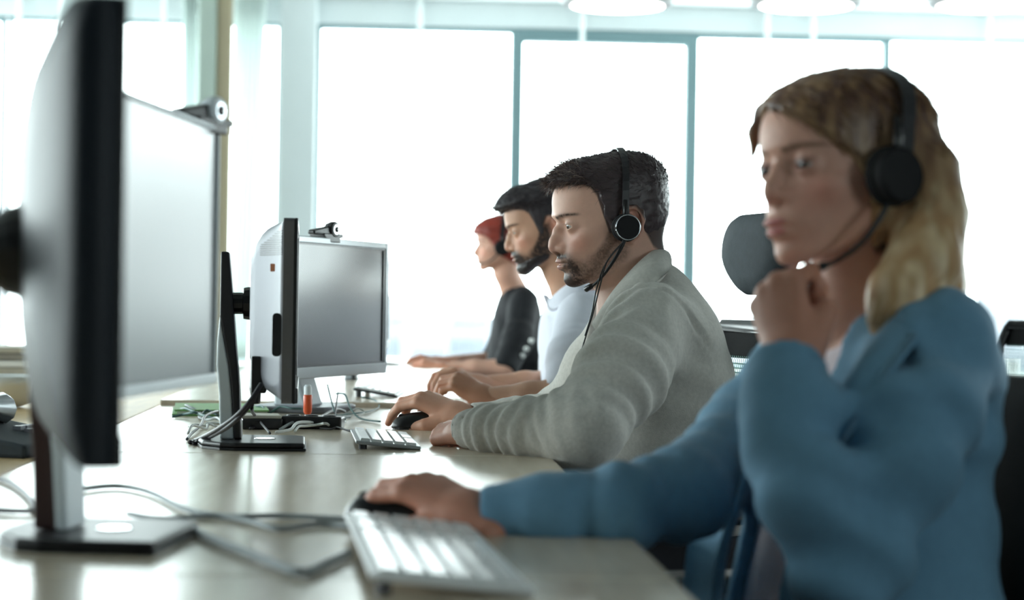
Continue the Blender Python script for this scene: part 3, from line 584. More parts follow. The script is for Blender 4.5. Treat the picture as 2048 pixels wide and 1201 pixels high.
# ================================================================== organic surfaces (distance fields -> one smooth mesh)
def nets(fn, lo, hi, h, block=8, lip=1.5):
    lo = np.array(lo, float); hi = np.array(hi, float)
    nb = np.maximum(1, np.ceil((hi-lo)/h/block).astype(int)); n = nb*block
    bc = lo+(np.indices(tuple(nb)).reshape(3, -1).T+.5)*block*h
    d = fn(bc); act = (np.abs(d) < block*h*.87*lip).reshape(tuple(nb))
    rep = lambda a: a.repeat(block, 0).repeat(block, 1).repeat(block, 2)
    sg = rep(np.where(d < 0, -1.0, 1.0).reshape(tuple(nb)))
    V = np.pad(sg, ((0, 1),)*3, mode='edge'); m = rep(act); mask = np.zeros(V.shape, bool)
    for i in (0, 1):
        for j in (0, 1):
            for k in (0, 1): mask[i:i+n[0], j:j+n[1], k:k+n[2]] |= m
    ii = np.argwhere(mask); vals = np.empty(len(ii))
    for s in range(0, len(ii), 300000): vals[s:s+300000] = fn(lo+ii[s:s+300000]*h)
    V[mask] = vals; ins = V < 0
    cnt = np.zeros(tuple(n), np.int8)
    offs = [(i, j, k) for i in (0, 1) for j in (0, 1) for k in (0, 1)]
    for i, j, k in offs: cnt += ins[i:i+n[0], j:j+n[1], k:k+n[2]]
    mixed = (cnt > 0) & (cnt < 8); cells = np.argwhere(mixed); idx = np.full(tuple(n), -1, np.int64); idx[mixed] = np.arange(len(cells))
    cv = np.stack([V[cells[:, 0]+i, cells[:, 1]+j, cells[:, 2]+k] for i, j, k in offs], 1); oa = np.array(offs, float)
    acc = np.zeros((len(cells), 3)); num = np.zeros(len(cells))
    for a in range(8):
        for b in range(a+1, 8):
            if sum(abs(x-y) for x, y in zip(offs[a], offs[b])) != 1: continue
            va, vb = cv[:, a], cv[:, b]; cr = (va < 0) != (vb < 0); t = np.where(cr, va/np.where(cr, va-vb, 1), 0)
            acc += np.where(cr[:, None], oa[a]+(oa[b]-oa[a])*t[:, None], 0); num += cr
    verts = lo+(cells+acc/num[:, None])*h
    faces = []
    for ax in range(3):
        o1, o2 = [(1, 2), (2, 0), (0, 1)][ax]
        sl0 = [slice(None)]*3; sl1 = [slice(None)]*3; sl0[ax] = slice(0, -1); sl1[ax] = slice(1, None)
        A, B = ins[tuple(sl0)], ins[tuple(sl1)]; e = np.argwhere(A != B)
        ok = (e[:, o1] > 0) & (e[:, o2] > 0) & (e[:, o1] < n[o1]) & (e[:, o2] < n[o2]); e = e[ok]
        def cell(d1, d2):
            c = e.copy(); c[:, o1] -= d1; c[:, o2] -= d2; return idx[c[:, 0], c[:, 1], c[:, 2]]
        q = np.stack([cell(1, 1), cell(0, 1), cell(0, 0), cell(1, 0)], 1)
        fl = ~A[e[:, 0], e[:, 1], e[:, 2]]; q[fl] = q[fl][:, ::-1]; faces.append(q)
    faces = np.concatenate(faces); faces = faces[(faces >= 0).all(1)]
    return verts, faces
def normals(v, f):
    n = np.cross(v[f[:, 2]]-v[f[:, 0]], v[f[:, 3]]-v[f[:, 1]]); out = np.zeros_like(v)
    for k in range(4): np.add.at(out, f[:, k], n)
    return out/(np.linalg.norm(out, axis=1, keepdims=True)+1e-12)
def relax(v, f, it=1, lam=.5):
    e = np.concatenate([f[:, [0, 1]], f[:, [1, 2]], f[:, [2, 3]], f[:, [3, 0]]]); e = np.concatenate([e, e[:, ::-1]])
    deg = np.bincount(e[:, 0], minlength=len(v)).astype(float)
    for _ in range(it):
        s = np.stack([np.bincount(e[:, 0], v[e[:, 1], k], len(v)) for k in range(3)], 1)/deg[:, None]; v = v+(s-v)*lam
    return v
def join(parts):
    vs, fs, cs, k = [], [], [], 0
    for v, f, c in parts: vs.append(v); fs.append(f+k); cs.append(c); k += len(v)
    return np.concatenate(vs), np.concatenate(fs), np.concatenate(cs)
def mesh_np(name, v, f, m, parent=None, colors=None, base=(0, 0, 0)):
    me = bpy.data.meshes.new(name); v = v-np.array(base); k = f.shape[1]
    me.vertices.add(len(v)); me.vertices.foreach_set('co', v.astype(np.float32).ravel())
    me.loops.add(f.size); me.loops.foreach_set('vertex_index', f.astype(np.int32).ravel())
    me.polygons.add(len(f)); me.polygons.foreach_set('loop_start', np.arange(0, f.size, k, dtype=np.int32))
    try: me.polygons.foreach_set('loop_total', np.full(len(f), k, np.int32))
    except Exception: pass
    me.polygons.foreach_set('use_smooth', np.ones(len(f), bool)); me.update(calc_edges=True); me.validate()
    if colors is not None:
        a = me.color_attributes.new('tint', 'FLOAT_COLOR', 'POINT'); c = np.ones((len(v), 4), np.float32); c[:, :3] = colors; a.data.foreach_set('color', c.ravel())
    me.materials.append(MATS[m]); o = bpy.data.objects.new(name, me); COL.objects.link(o)
    if parent is not None: o.parent = parent
    return o
# ---- primitives
def nrm(v): v = np.array(v, float); return v/np.linalg.norm(v)
def smin(a, b, k):
    h = np.clip(.5+.5*(b-a)/k, 0, 1); return b+(a-b)*h-k*h*(1-h)
def smax(a, b, k): return -smin(-a, -b, k)
def cone(p, a, b, ra, rb):
    a = np.array(a, float); b = np.array(b, float); ab = b-a; t = np.clip(((p-a)@ab)/(ab@ab), 0, 1)
    return np.linalg.norm(p-a-t[:, None]*ab, axis=1)-(ra+(rb-ra)*t)
def chain(p, pts, rs, k=.01):
    d = None
    for i in range(len(pts)-1):
        c = cone(p, pts[i], pts[i+1], rs[i], rs[i+1]); d = c if d is None else smin(d, c, k)
    return d
def ellip(p, c, r):
    r = np.array(r, float); q = (p-np.array(c))/r; k0 = np.linalg.norm(q, axis=1); k1 = np.linalg.norm(q/r, axis=1); return k0*(k0-1)/(k1+1e-9)
def gauss(p, c, s): q = (p-np.array(c))/np.array(s); return np.exp(-(q*q).sum(1))
def sstep(x, a, b): t = np.clip((x-a)/(b-a), 0, 1); return t*t*(3-2*t)
_rs = np.random.RandomState(3); _LAT = _rs.rand(32, 32, 32)
def vnoise(p):
    i = np.floor(p).astype(int); f = p-i; f = f*f*(3-2*f); r = 0
    for a in (0, 1):
        for b in (0, 1):
            for c in (0, 1):
                r = r+_LAT[(i[:, 0]+a) % 32, (i[:, 1]+b) % 32, (i[:, 2]+c) % 32]*np.where(a, f[:, 0], 1-f[:, 0])*np.where(b, f[:, 1], 1-f[:, 1])*np.where(c, f[:, 2], 1-f[:, 2])
    return r*2-1
def table(pts, lo, hi, n=300, sm=4):
    z = np.linspace(lo, hi, n); a = np.array(sorted(pts)); y = np.interp(z, a[:, 0], a[:, 1])
    k = np.exp(-.5*(np.arange(-3*sm, 3*sm+1)/sm)**2); k /= k.sum(); y = np.convolve(np.pad(y, 3*sm, mode='edge'), k, 'valid'); return lambda q: np.interp(q, z, y)
def section(a, b, f, bk, w, n=2.0):
    """distance-like value of a point (a along, b across) to an oval with front f, back bk, half width w"""
    u = np.where(a > 0, a/np.maximum(f, 1e-4), -a/np.maximum(bk, 1e-4)); g = (np.abs(u)**n+np.abs(b/np.maximum(w, 1e-4))**n)**(1/n)
    r = np.sqrt(a*a+b*b); return np.where(g > 1e-6, r-r/np.maximum(g, 1e-6), -np.minimum(np.minimum(f, bk), w))

# ================================================================== heads (local frame: +x face, +y left, +z up, origin between the ears, metres)
_xf = table([(-.106, .079), (-.100, .083), (-.091, .0895), (-.080, .0925), (-.069, .0925), (-.054, .0985), (-.048, .0995), (-.034, .0965), (-.023, .093), (-.011, .0905), (.004, .089), (.018, .0915), (.030, .0985), (.044, .0985), (.07, .0985)], -.12, .08, 300, 3)
_xb = table([(-.12, -.02), (-.08, -.030), (-.055, -.045), (-.034, -.062), (-.012, -.080), (.010, -.091), (.032, -.096), (.06, -.096)], -.12, .08, 300, 6)
_wd = table([(-.106, .022), (-.098, .032), (-.085, .043), (-.07, .051), (-.05, .059), (-.03, .0655), (-.01, .0705), (.012, .0735), (.03, .0745), (.06, .0745)], -.12, .08, 300, 6)
_xc = table([(-.106, .055), (-.09, .040), (-.07, .025), (-.04, .010), (0, -.005), (.05, -.015)], -.12, .08, 300, 6)
def skull(p, P):
    x, y, z = p[:, 0], p[:, 1], p[:, 2]; zt = P.get('top', .121); z0 = .038
    t = np.maximum((z-z0)/(zt-z0), 0); zz = np.minimum(z, .05)
    xc = _xc(zz); xf = _xf(zz); xb = _xb(zz); w = _wd(zz)*P.get('wide', 1)
    jw = P.get('jaw', 1.0); w = w*(1-(1-jw)*sstep(-z, .02, .08))
    u = np.where(x > xc, (x-xc)/(xf-xc), (xc-x)/(xc-xb)); G = (np.abs(u)**2.15+np.abs(y/w)**2.15)**(2/2.15)+t**P.get('dome', 2.6)
    r = np.sqrt((x-xc)**2+y*y+np.maximum(z-z0, 0)**2); g = np.sqrt(np.maximum(G, 1e-8))
    return np.where(g > .05, r-r/np.maximum(g, .05), -.07)
def face_fn(q, d, P, fem):
    lf = 1+.25*fem
    up = ellip(q, (.0945, .0, -.0478), (.0105, .0225, .0058*lf)); lo = ellip(q, (.0925, 0, -.0580), (.0108, .0195, .0068*lf))
    d = smin(d, up, .006); d = smin(d, lo, .006); d = d+gauss(q, (.103, 0, -.0525), (.014, .0245, .0019))*.0042
    # nose
    nl = P.get('nose', 1.0)
    nx = lambda v: .090+(v-.090)*nl; u_ = P.get('nose_up', 0.0)
    ns = chain(q, [(.084, 0, .022), (nx(.0965), 0, .004), (nx(.1075), 0, -.013+u_*.7), (nx(.1125), 0, -.022+u_)], [.0065-.001*fem, .0072-.0015*fem, .0080-.0015*fem, .0084-.0012*fem], .009)
    ns = smin(ns, chain(q, [(.080, 0, .018), (.086, 0, -.008), (.090, 0, -.027+u_)], [.010-.0025*fem, .0125-.003*fem, .014-.003*fem], .006), .006)
    ns = smin(ns, cone(q, (.094, .0125, -.0265+u_), (nx(.1005), .0105, -.0265+u_), .0078-.001*fem, .0070-.001*fem), .006)
    ns = smin(ns, cone(q, (nx(.110), 0, -.0275+u_), (.093, 0, -.0335+u_), .0055, .007), .007)
    d = smin(d, ns, .0085); d = d+gauss(q, (nx(.1035), .0070, -.0345+u_), (.0055, .0036, .0036))*.0055
    # eyelids with an almond opening
    ec = np.array(P.get('eye', (.0750, .0315, .0105))); lid = np.linalg.norm(q-ec, axis=1)-.0138
    op = P.get('open', .0037); sl = ellip(q, ec+np.array([.012, .0, -.0012]), (.013, .0128, op))
    d = smin(d, lid, .009); d = smax(d, -sl, .0016)
    d = d-gauss(q, (.0925, .031, .0215), (.008, .015, .0028))*.0018
    return d
def ear_fn(q, d):
    e = np.empty_like(q); eo = q-np.array([-.010, .0715, -.002])
    ca, sa = math.cos(.42), math.sin(.42); ct, st = math.cos(.16), math.sin(.16)
    ex = eo[:, 0]*ca-eo[:, 1]*sa; ey = eo[:, 0]*sa+eo[:, 1]*ca      # flare
    e[:, 0] = ex*ct+eo[:, 2]*st; e[:, 2] = -ex*st+eo[:, 2]*ct; e[:, 1] = ey
    hx = [(.010, .001, .006), (.012, .002, .018), (.004, .004, .029), (-.009, .006, .0315), (-.0195, .008, .024), (-.0225, .008, .010), (-.019, .006, -.006), (-.011, .003, -.018), (-.002, .001, -.0265), (.005, 0, -.024), (.006, -.001, -.016)]
    hr = [.0030, .0033, .0035, .0036, .0036, .0034, .0032, .0036, .0050, .0045, .0035]
    er = chain(e, hx, hr, .004)
    er = smin(er, ellip(e, (-.006, .001, .002), (.0145, .0032, .025)), .004)
    er = smin(er, chain(e, [(-.002, .005, .020), (-.011, .0065, .008), (-.009, .005, -.008), (-.002, .003, -.014)], [.0025, .003, .003, .0025], .003), .003)
    er = smin(er, cone(e, (.008, .003, -.004), (.006, .003, -.012), .0035, .003), .003)
    er = er+gauss(e, (-.001, .006, -.001), (.0065, .007, .009))*.004
    d = smin(d, er, .005)
    return d
def head_fn(p, P):
    fem = P.get('fem', 0.0); q = p.copy(); q[:, 1] = np.abs(q[:, 1]); y = q[:, 1]; k = P.get('depth', 1.0); q[:, 0] = np.where(q[:, 0] > 0, q[:, 0]/k, q[:, 0])
    d = skull(q, P)
    pl = (q[:, 0]-.09)*(-.354)+(q[:, 2]+P.get('chin', .102))*(-.935); d = smax(d, pl, .016)
    B = lambda c, s, a: gauss(q, c, s)*a
    d = d-B((.094, .024, .029), (.014, .022, .0095), .0032*(1-fem)+.0004)-B((.068, .052, -.012), (.022, .018, .014), .0045+.0015*fem)+B((.07, .048, -.047), (.02, .014, .018), .003)+B((.055, .068, .035), (.022, .014, .022), .004)-B((.002, .054, -.058), (.02, .014, .018), .0045*(1-fem))
    d = d+B((.094, .032, .009), (.018, .0175, .0125), .0120)-B((.094, 0, -.083), (.014, .016, .012), .0035)+B((.100, 0, -.069), (.010, .022, .007), .0025)
    # lips, nose and lids only where the face is
    fm = (q[:, 0] > .055) & (q[:, 2] < .05) & (y < .06)
    if fm.any(): d[fm] = face_fn(q[fm], d[fm], P, fem)
    em = (np.abs(q[:, 0]+.01) < .05) & (y > .045) & (np.abs(q[:, 2]) < .05)
    if P.get('ears', True) and em.any(): d[em] = ear_fn(q[em], d[em])
    return d
def frame(px, py, dist, yaw, pitch=0.0, roll=0.0):
    """a head frame: yaw turns the leftward profile towards the camera, pitch lowers the chin"""
    o = at(px, py, dist); a, b, c = (math.radians(v) for v in (yaw, pitch, roll)); Zw = np.array([0, 0, 1.0])
    r0 = nrm([RT[0], RT[1], 0]); f0 = nrm([FW[0], FW[1], 0]); F0 = -r0*math.cos(a)-f0*math.sin(a)
    F = F0*math.cos(b)-Zw*math.sin(b); U = Zw*math.cos(b)+F0*math.sin(b); L = np.cross(U, F)
    U2 = U*math.cos(c)+L*math.sin(c); L2 = np.cross(U2, F); return o, np.stack([F, L2, U2], 1)     # columns: local axes in the world
def to_loc(p, fr, s=1.0): return ((p-fr[0])@fr[1])/s
def to_wld(p, fr, s=1.0): return (np.asarray(p)*s)@fr[1].T+fr[0]

# ================================================================== hands (local: +x fingers, +z back of hand, +y thumb side)
KN = [(.088, .026, .003), (.092, .006, .0065), (.087, -.0135, .004), (.077, -.0305, -.001)]
FL = [(.041, .025, .019), (.045, .028, .020), (.042, .026, .020), (.032, .020, .018)]
def hand_parts(flex, spread=(6, 1, -4, -9), thumb=None):
    fs = []
    for k in range(4):
        b = np.array(KN[k]); sp = math.radians(spread[k]); a = 0.0; pts = [b]
        for j in range(3):
            a += math.radians(flex[k][j]); dr = np.array([math.cos(a)*math.cos(sp), math.cos(a)*math.sin(sp), -math.sin(a)]); pts.append(pts[-1]+dr*FL[k][j])
        sc = .92 if k == 3 else 1.0; fs.append((pts, [.0108*sc, .0094*sc, .0086*sc, .0070*sc]))
    th = thumb or [(.018, .026, -.010), (.054, .047, -.018), (.082, .052, -.023), (.105, .047, -.026)]
    return fs, (th, [.0155, .0125, .0108, .0082])
def hand_fn(p, H):
    fs, (th, tr) = H; d = None
    for k in range(4):
        c = cone(p, (.004, KN[k][1]*.45, -.001), KN[k], .0165, .0115); d = c if d is None else smin(d, c, .014)
    d = smin(d, cone(p, (.012, .012, -.010), th[1], .0185, .013), .014); d = smin(d, cone(p, (.015, -.014, -.008), (.06, -.026, -.008), .0155, .010), .012)
    fm = None
    for pts, rs in fs:
        c = chain(p, pts, rs, .003); fm = c if fm is None else np.minimum(fm, c)
    fm = np.minimum(fm, chain(p, th, tr, .004)); d = smin(d, fm, .006)
    return d
def wrist_fn(p, L=.22, r0=.0215, r1=.030):
    return smin(cone(p, (.012, .0105, -.001), (-L, .014, -.004), r0, r1), cone(p, (.012, -.0105, -.001), (-L, -.014, -.004), r0, r1), .02)
def hframe(o, fwd, up, left=False):
    x = nrm(fwd); z = np.array(up, float); z = nrm(z-x*(z@x)); y = np.cross(z, x)
    if left: y = -y
    return np.array(o, float), np.stack([x, y, z], 1)

# ================================================================== hair strands
def strand_mesh(roots, dirs, lens, width, seg=4, grav=0.0, curl=0.0, seed=0, flow=None, taper=.15):
    rs = np.random.RandomState(seed); n = len(roots); P = roots.copy(); D = dirs.copy(); pts = [P.copy()]
    for k in range(seg):
        if flow is not None: D = flow(P, D)
        D = D+rs.randn(n, 3)*curl; D[:, 2] -= grav; D /= np.linalg.norm(D, axis=1, keepdims=True)+1e-9; P = P+D*(lens/seg)[:, None]; pts.append(P.copy())
    side = np.cross(dirs, rs.randn(n, 3)); side /= np.linalg.norm(side, axis=1, keepdims=True)+1e-9
    V = np.empty((n, (seg+1)*2, 3))
    for k in range(seg+1):
        w = width*(1-(1-taper)*(k/seg)**1.5); V[:, 2*k] = pts[k]-side*w/2; V[:, 2*k+1] = pts[k]+side*w/2
    q = np.array([[2*k, 2*k+1, 2*k+3, 2*k+2] for k in range(seg)]); F_ = (np.arange(n)[:, None, None]*(seg+1)*2+q[None]).reshape(-1, 4)
    return V.reshape(-1, 3), F_
# ================================================================== people
mat('skin', (200, 160, 140), 0.48, attr=True, var=0.035, scale=120, bump=0.12, bscale=900, spec=0.4, sss=0.12)
mat('hair_fibre', (40, 34, 34), 0.42, attr=True, var=0.10, scale=60, bump=0.0, spec=0.45)
mat('eye_wet', (230, 230, 230), 0.12, attr=True, var=0.0, spec=0.6)
mat('blazer_grey', (206, 203, 196), 0.92, var=0.10, scale=160, bump=0.55, bscale=900, sheen=0.15)
mat('blazer_blue', (104, 148, 176), 0.85, var=0.05, scale=90, bump=0.3, bscale=700, sheen=0.1)
mat('shirt_white', (226, 228, 240), 0.85, var=0.03, scale=40, bump=0.15, bscale=500)
mat('shirt_pink', (232, 218, 224), 0.8, var=0.03); mat('jacket_black', (26, 27, 32), 0.85, var=0.1, scale=90, bump=0.2, bscale=600)
mat('trousers_dark', (38, 38, 44), 0.9, var=0.08, scale=120); mat('cup_matte', (20, 20, 23), 0.65, var=0.05, spec=0.3); mat('shoe_black', (18, 18, 18), 0.4)

def horiz(yaw):
    a = math.radians(yaw); r0 = nrm([RT[0], RT[1], 0]); f0 = nrm([FW[0], FW[1], 0]); F = -r0*math.cos(a)-f0*math.sin(a); return F, np.cross([0, 0, 1.0], F)
def torso_fn(rows, yaw, n=2.25):
    F, L = horiz(yaw); q = []
    for px, py, d, hd, hw in rows:
        c = at(px, py, d); q.append((c[2], c[0], c[1], hd, hw))
    q = np.array(sorted(q)); lo, hi = q[0, 0]-.05, q[-1, 0]+.05
    T = [table(list(zip(q[:, 0], q[:, k])), lo, hi, 300, 7) for k in range(1, 5)]
    def fn(p, off=0.0):
        z = p[:, 2]; dx = p[:, 0]-T[0](z); dy = p[:, 1]-T[1](z); a = dx*F[0]+dy*F[1]; b = dx*L[0]+dy*L[1]; hd = T[2](z)-off; hw = T[3](z)-off
        d = section(a, b, hd, hd, hw, n); d = smax(d, z-(q[-1, 0]-off), .03); return smax(d, (q[0, 0]+off)-z, .03)
    fn.local = lambda p: ((p[:, 0]-T[0](p[:, 2]))*F[0]+(p[:, 1]-T[1](p[:, 2]))*F[1], (p[:, 0]-T[0](p[:, 2]))*L[0]+(p[:, 1]-T[1](p[:, 2]))*L[1], T[2](p[:, 2]), T[3](p[:, 2]))
    fn.z = (q[0, 0], q[-1, 0]); fn.F = F; fn.L = L
    return fn
def folds(p, lst):
    """cloth folds: (centre, axis, wavelength, depth, reach, phase)"""
    d = np.zeros(len(p))
    for c, ax, lam, amp, r, ph in lst:
        q = p-np.array(c); m = (q*q).sum(1) < (2.2*r)**2
        if not m.any(): continue
        q = q[m]; t = q@nrm(ax); wob = vnoise(q*(.6/lam)+ph*7.3)*.6+vnoise(q*(.24/lam)+ph)*1.5
        s = np.sin(2*math.pi*(t/lam+wob*.55)+ph); s = np.sign(s)*np.abs(s)**.8
        d[m] += amp*s*np.clip(.62+.75*vnoise(q*(.35/lam)+3+ph*5), .08, 1.35)*np.exp(-(q*q).sum(1)/(r*r))
    return d
def bounds(pts, pad): a = np.array(pts); return a.min(0)-pad, a.max(0)+pad
def ribbon(name, inner, outer, th, m, parent, base, n=6, bulge=.006):
    """a folded strip of cloth (collar, lapel) between two edges"""
    I = np.array(spline(inner, n)); O = np.array(spline(outer, n)); k = 7; rows = []
    for t in np.linspace(0, 1, k): rows.append(I+(O-I)*t)
    G = np.stack(rows, 1); du = np.gradient(G, axis=0); dv = np.gradient(G, axis=1); N = np.cross(du, dv); N /= np.linalg.norm(N, axis=2, keepdims=True)+1e-9
    G = G+N*(np.sin(np.linspace(0, math.pi, k))*bulge)[None, :, None]; a, b = G.shape[:2]
    v = np.concatenate([(G+N*th/2).reshape(-1, 3), (G-N*th/2).reshape(-1, 3)]); f = []; off = a*b; ix = lambda i, j: i*b+j
    for i in range(a-1):
        for j in range(b-1): f.append((ix(i, j), ix(i+1, j), ix(i+1, j+1), ix(i, j+1))); f.append(tuple(off+q for q in (ix(i, j), ix(i, j+1), ix(i+1, j+1), ix(i+1, j))))
    for i in range(a-1):
        for j in (0, b-1): f.append((ix(i, j), off+ix(i, j), off+ix(i+1, j), ix(i+1, j)))
    for j in range(b-1):
        for i in (0, a-1): f.append((ix(i, j), ix(i, j+1), off+ix(i, j+1), off+ix(i, j)))
    return mesh_np(name, v, np.array(f), m, parent, None, base)
def mixc(c, k, m): return c*(1-m[:, None])+np.array(k)[None]*m[:, None]
def face_colors(q, C):
    """natural skin colouring in head space: lips, flushed cheeks, brows, beard, scalp under the hair"""
    y = np.abs(q[:, 1]); n = len(q); c = np.tile(np.array(lin(C['skin'])), (n, 1)); Q = q.copy(); Q[:, 1] = y
    red = np.array(lin(C.get('flush', (205, 130, 112))))
    c = mixc(c, red, .45*gauss(Q, (.08, .045, -.02), (.03, .025, .02))); c = mixc(c, red, .35*gauss(Q, (.112, 0, -.024), (.014, .014, .01))); c = mixc(c, red, .6*gauss(Q, (-.012, .08, 0), (.024, .02, .03))*(y > .07))
    lip = np.maximum(gauss(Q, (.104, 0, -.0478), (.012, .0225, .0055)), gauss(Q, (.102, 0, -.0575), (.012, .0195, .006))); c = mixc(c, lin(C.get('lips', (178, 100, 94))), .85*sstep(lip, .35, .7))
    n1 = vnoise(q*420); n2 = vnoise(q*900+5)
    if 'beard' in C:
        b = C['beard']; zl = np.interp(q[:, 0], [.0, .02, .035, .05, .07, .085, .12], b.get('line', [.02, .012, -.018, -.036, -.046, -.040, -.036]))
        m = sstep(zl-q[:, 2], -.004, .012)*sstep(q[:, 0], -.012, .008); m *= 1-.9*sstep(lip, .25, .6)
        m *= 1-sstep(-q[:, 2]-.6*q[:, 0], .045, .070); m *= 1-.75*gauss(Q, (.075, .045, -.048), (.02, .02, .014))
        core = np.maximum.reduce([1.2*gauss(Q, (.10, .012, -.0395), (.02, .024, .0062)), gauss(Q, (.092, 0, -.088), (.03, .034, .016)), .8*gauss(Q, (.103, 0, -.068), (.012, .009, .006)), .8*gauss(Q, (.09, .032, -.062), (.02, .010, .02))])
        m = np.clip(m*b.get('side', .45)*(1+.35*n1+.25*n2)+core*b.get('core', .75)*(1-.9*sstep(lip, .3, .6))*(1+.25*n1), 0, .97); c = mixc(c, lin(b['rgb']), m)
    br = C.get('brow', (60, 46, 42)); zc = .0255+.0045*np.sin(np.clip((y-.010)/.045, 0, 1)*math.pi*.8); bm = np.exp(-((q[:, 2]-zc)/(.0036*(1.15-.5*np.clip((y-.01)/.045, 0, 1))))**2)*sstep(y, .008, .014)*(1-sstep(y, .048, .056))*(q[:, 0] > .05)
    c = mixc(c, lin(br), np.clip(C.get('brow_k', .9)*bm*(1+.3*n1), 0, 1))
    if 'zb' in C: 
        hm = sstep(q[:, 2]-C['zb'](q[:, 0]), -.006, .006)*(q[:, 0] < .095); c = mixc(c, lin(C['hair']), hm*.92)
    lash = gauss(Q, (.089, .0315, .0145), (.008, .014, .0017)); k_ = C.get('lash', 1.0); c = mixc(c, lin((52, 38, 34)), np.clip(.7*lash*k_, 0, .95)); c = mixc(c, lin((120, 84, 78)), np.clip((k_-1)*.6*gauss(Q, (.088, .032, .010), (.012, .017, .009)), 0, .6))
    return c
def make_head(fr, s, P, C, h, neck, extra=None):
    n0 = to_wld(np.array([[-.028, 0, -.015]]), fr, s)[0]
    def fn(p):
        d = head_fn(to_loc(p, fr, s), P)*s; d = smin(d, chain(p, [n0]+[np.array(q) for q in neck[0]], neck[1], .02), .022)
        return d if extra is None else smin(d, extra(p), .03)
    pts = to_wld(np.array([[x, y, z] for x in (-.115, .13) for y in (-.10, .10) for z in (-.11, .13)]), fr, s)
    lo, hi = bounds(np.concatenate([pts, np.array(neck[0])]), .012); lo[2] = min(lo[2], np.array(neck[0])[:, 2].min()-.04)
    v, f = nets(fn, lo, hi, h); v = relax(v, f, 1, .5); q = to_loc(v, fr, s); q[:, 0] = np.where(q[:, 0] > 0, q[:, 0]/P.get('depth', 1.0), q[:, 0]); return v, f, face_colors(q, C)
def eyes(root, base, fr, s, P, gaze, iris=(70, 50, 38), big=.83):
    ec = P.get('eye', (.0750, .0315, .0105))
    for sy in (-1, 1):
        v = []; f = []; n, k = 20, 14
        for i in range(k+1):
            for j in range(n): a, b = math.pi*i/k, 2*math.pi*j/n; v.append((math.cos(a), math.sin(a)*math.cos(b), math.sin(a)*math.sin(b)))
        for i in range(k):
            for j in range(n): f.append((i*n+j, i*n+(j+1) % n, (i+1)*n+(j+1) % n, (i+1)*n+j))
        v = np.array(v); g = nrm(gaze); a0 = np.array([1., 0, 0]); y_ = nrm(np.cross([0, 0, 1.], g)); z_ = np.cross(g, y_); R_ = np.stack([g, y_, z_], 1)
        cs = v[:, 0]; col = np.tile(np.array(lin((190, 182, 176))), (len(v), 1)); col = mixc(col, lin(iris), (cs > big).astype(float)); col = mixc(col, lin((8, 8, 8)), (cs > big+.13).astype(float))
        w = to_wld((v@R_.T)*.0124+np.array([ec[0]*P.get('depth', 1.0), sy*ec[1], ec[2]]), fr, s); mesh_np('eye', w, np.array(f), 'eye_wet', root, col, base)
def hand_mesh(hf, s, H, skin, h=.0022, wl=.10, nails=True, wr=(.0215, .030)):
    fn = lambda p: smin(hand_fn(to_loc(p, hf, s), H), wrist_fn(to_loc(p, hf, s), wl, *wr), .016)*s
    loc = np.array([[-wl-.03, -.05, -.05], [.0, .0, .04]]+[q for pts, _ in H[0] for q in pts]+list(H[1][0])); lo, hi = bounds(to_wld(np.array([[x, y, z] for x in (loc[:, 0].min()-.01, loc[:, 0].max()+.012) for y in (loc[:, 1].min()-.012, loc[:, 1].max()+.012) for z in (loc[:, 2].min()-.012, loc[:, 2].max()+.012)]), hf, s), .004)
    v, f = nets(fn, lo, hi, h, 6); v = relax(v, f, 1, .4); q = to_loc(v, hf, s)
    c = np.tile(np.array(lin(skin)), (len(v), 1)); red = np.array(lin((min(255, skin[0]+2), int(skin[1]*.80), int(skin[2]*.76))))
    for pts, rs in list(H[0])+[H[1]]:
        c = mixc(c, red, .55*gauss(q, pts[-1], (.012,)*3)); c = mixc(c, red, .3*gauss(q, np.array(pts[1]), (.009,)*3))
        if nails:
            t = nrm(np.array(pts[-1])-np.array(pts[-2])); b = np.array(pts[-1])+t*.002; up = nrm(np.array([0, 0, 1.])-t*t[2]) if abs(t[2]) < .95 else np.array([1., 0, 0]); c = mixc(c, lin((232, 190, 178)), .8*gauss(q, b+up*.007, (.0055, .005, .005)))
    if hf[1][:, 0]@np.cross(hf[1][:, 1], hf[1][:, 2]) < 0: pass
    return v, f, c
def hair_shell(fr, s, P, C, thick, h, seed=0, freq=(60, 220, 220), amp=.0012):
    def fn(p):
        q = to_loc(p, fr, s); Q = q.copy(); Q[:, 1] = np.abs(Q[:, 1]); Q[:, 0] = np.where(Q[:, 0] > 0, Q[:, 0]/P.get('depth', 1.0), Q[:, 0]); d = skull(Q, P)-thick(q)-amp*vnoise(q*np.array(freq)+seed)-amp*.6*vnoise(q*np.array(freq)*2.1+9)
        return smax(d, (C['zb'](q[:, 0]+.004*vnoise(q*80+3))-q[:, 2])*.75, .006)*s
    lo, hi = bounds(to_wld(np.array([[x, y, z] for x in (-.13, .13) for y in (-.11, .11) for z in (-.08, .15)]), fr, s), .0); return nets(fn, lo, hi, h)
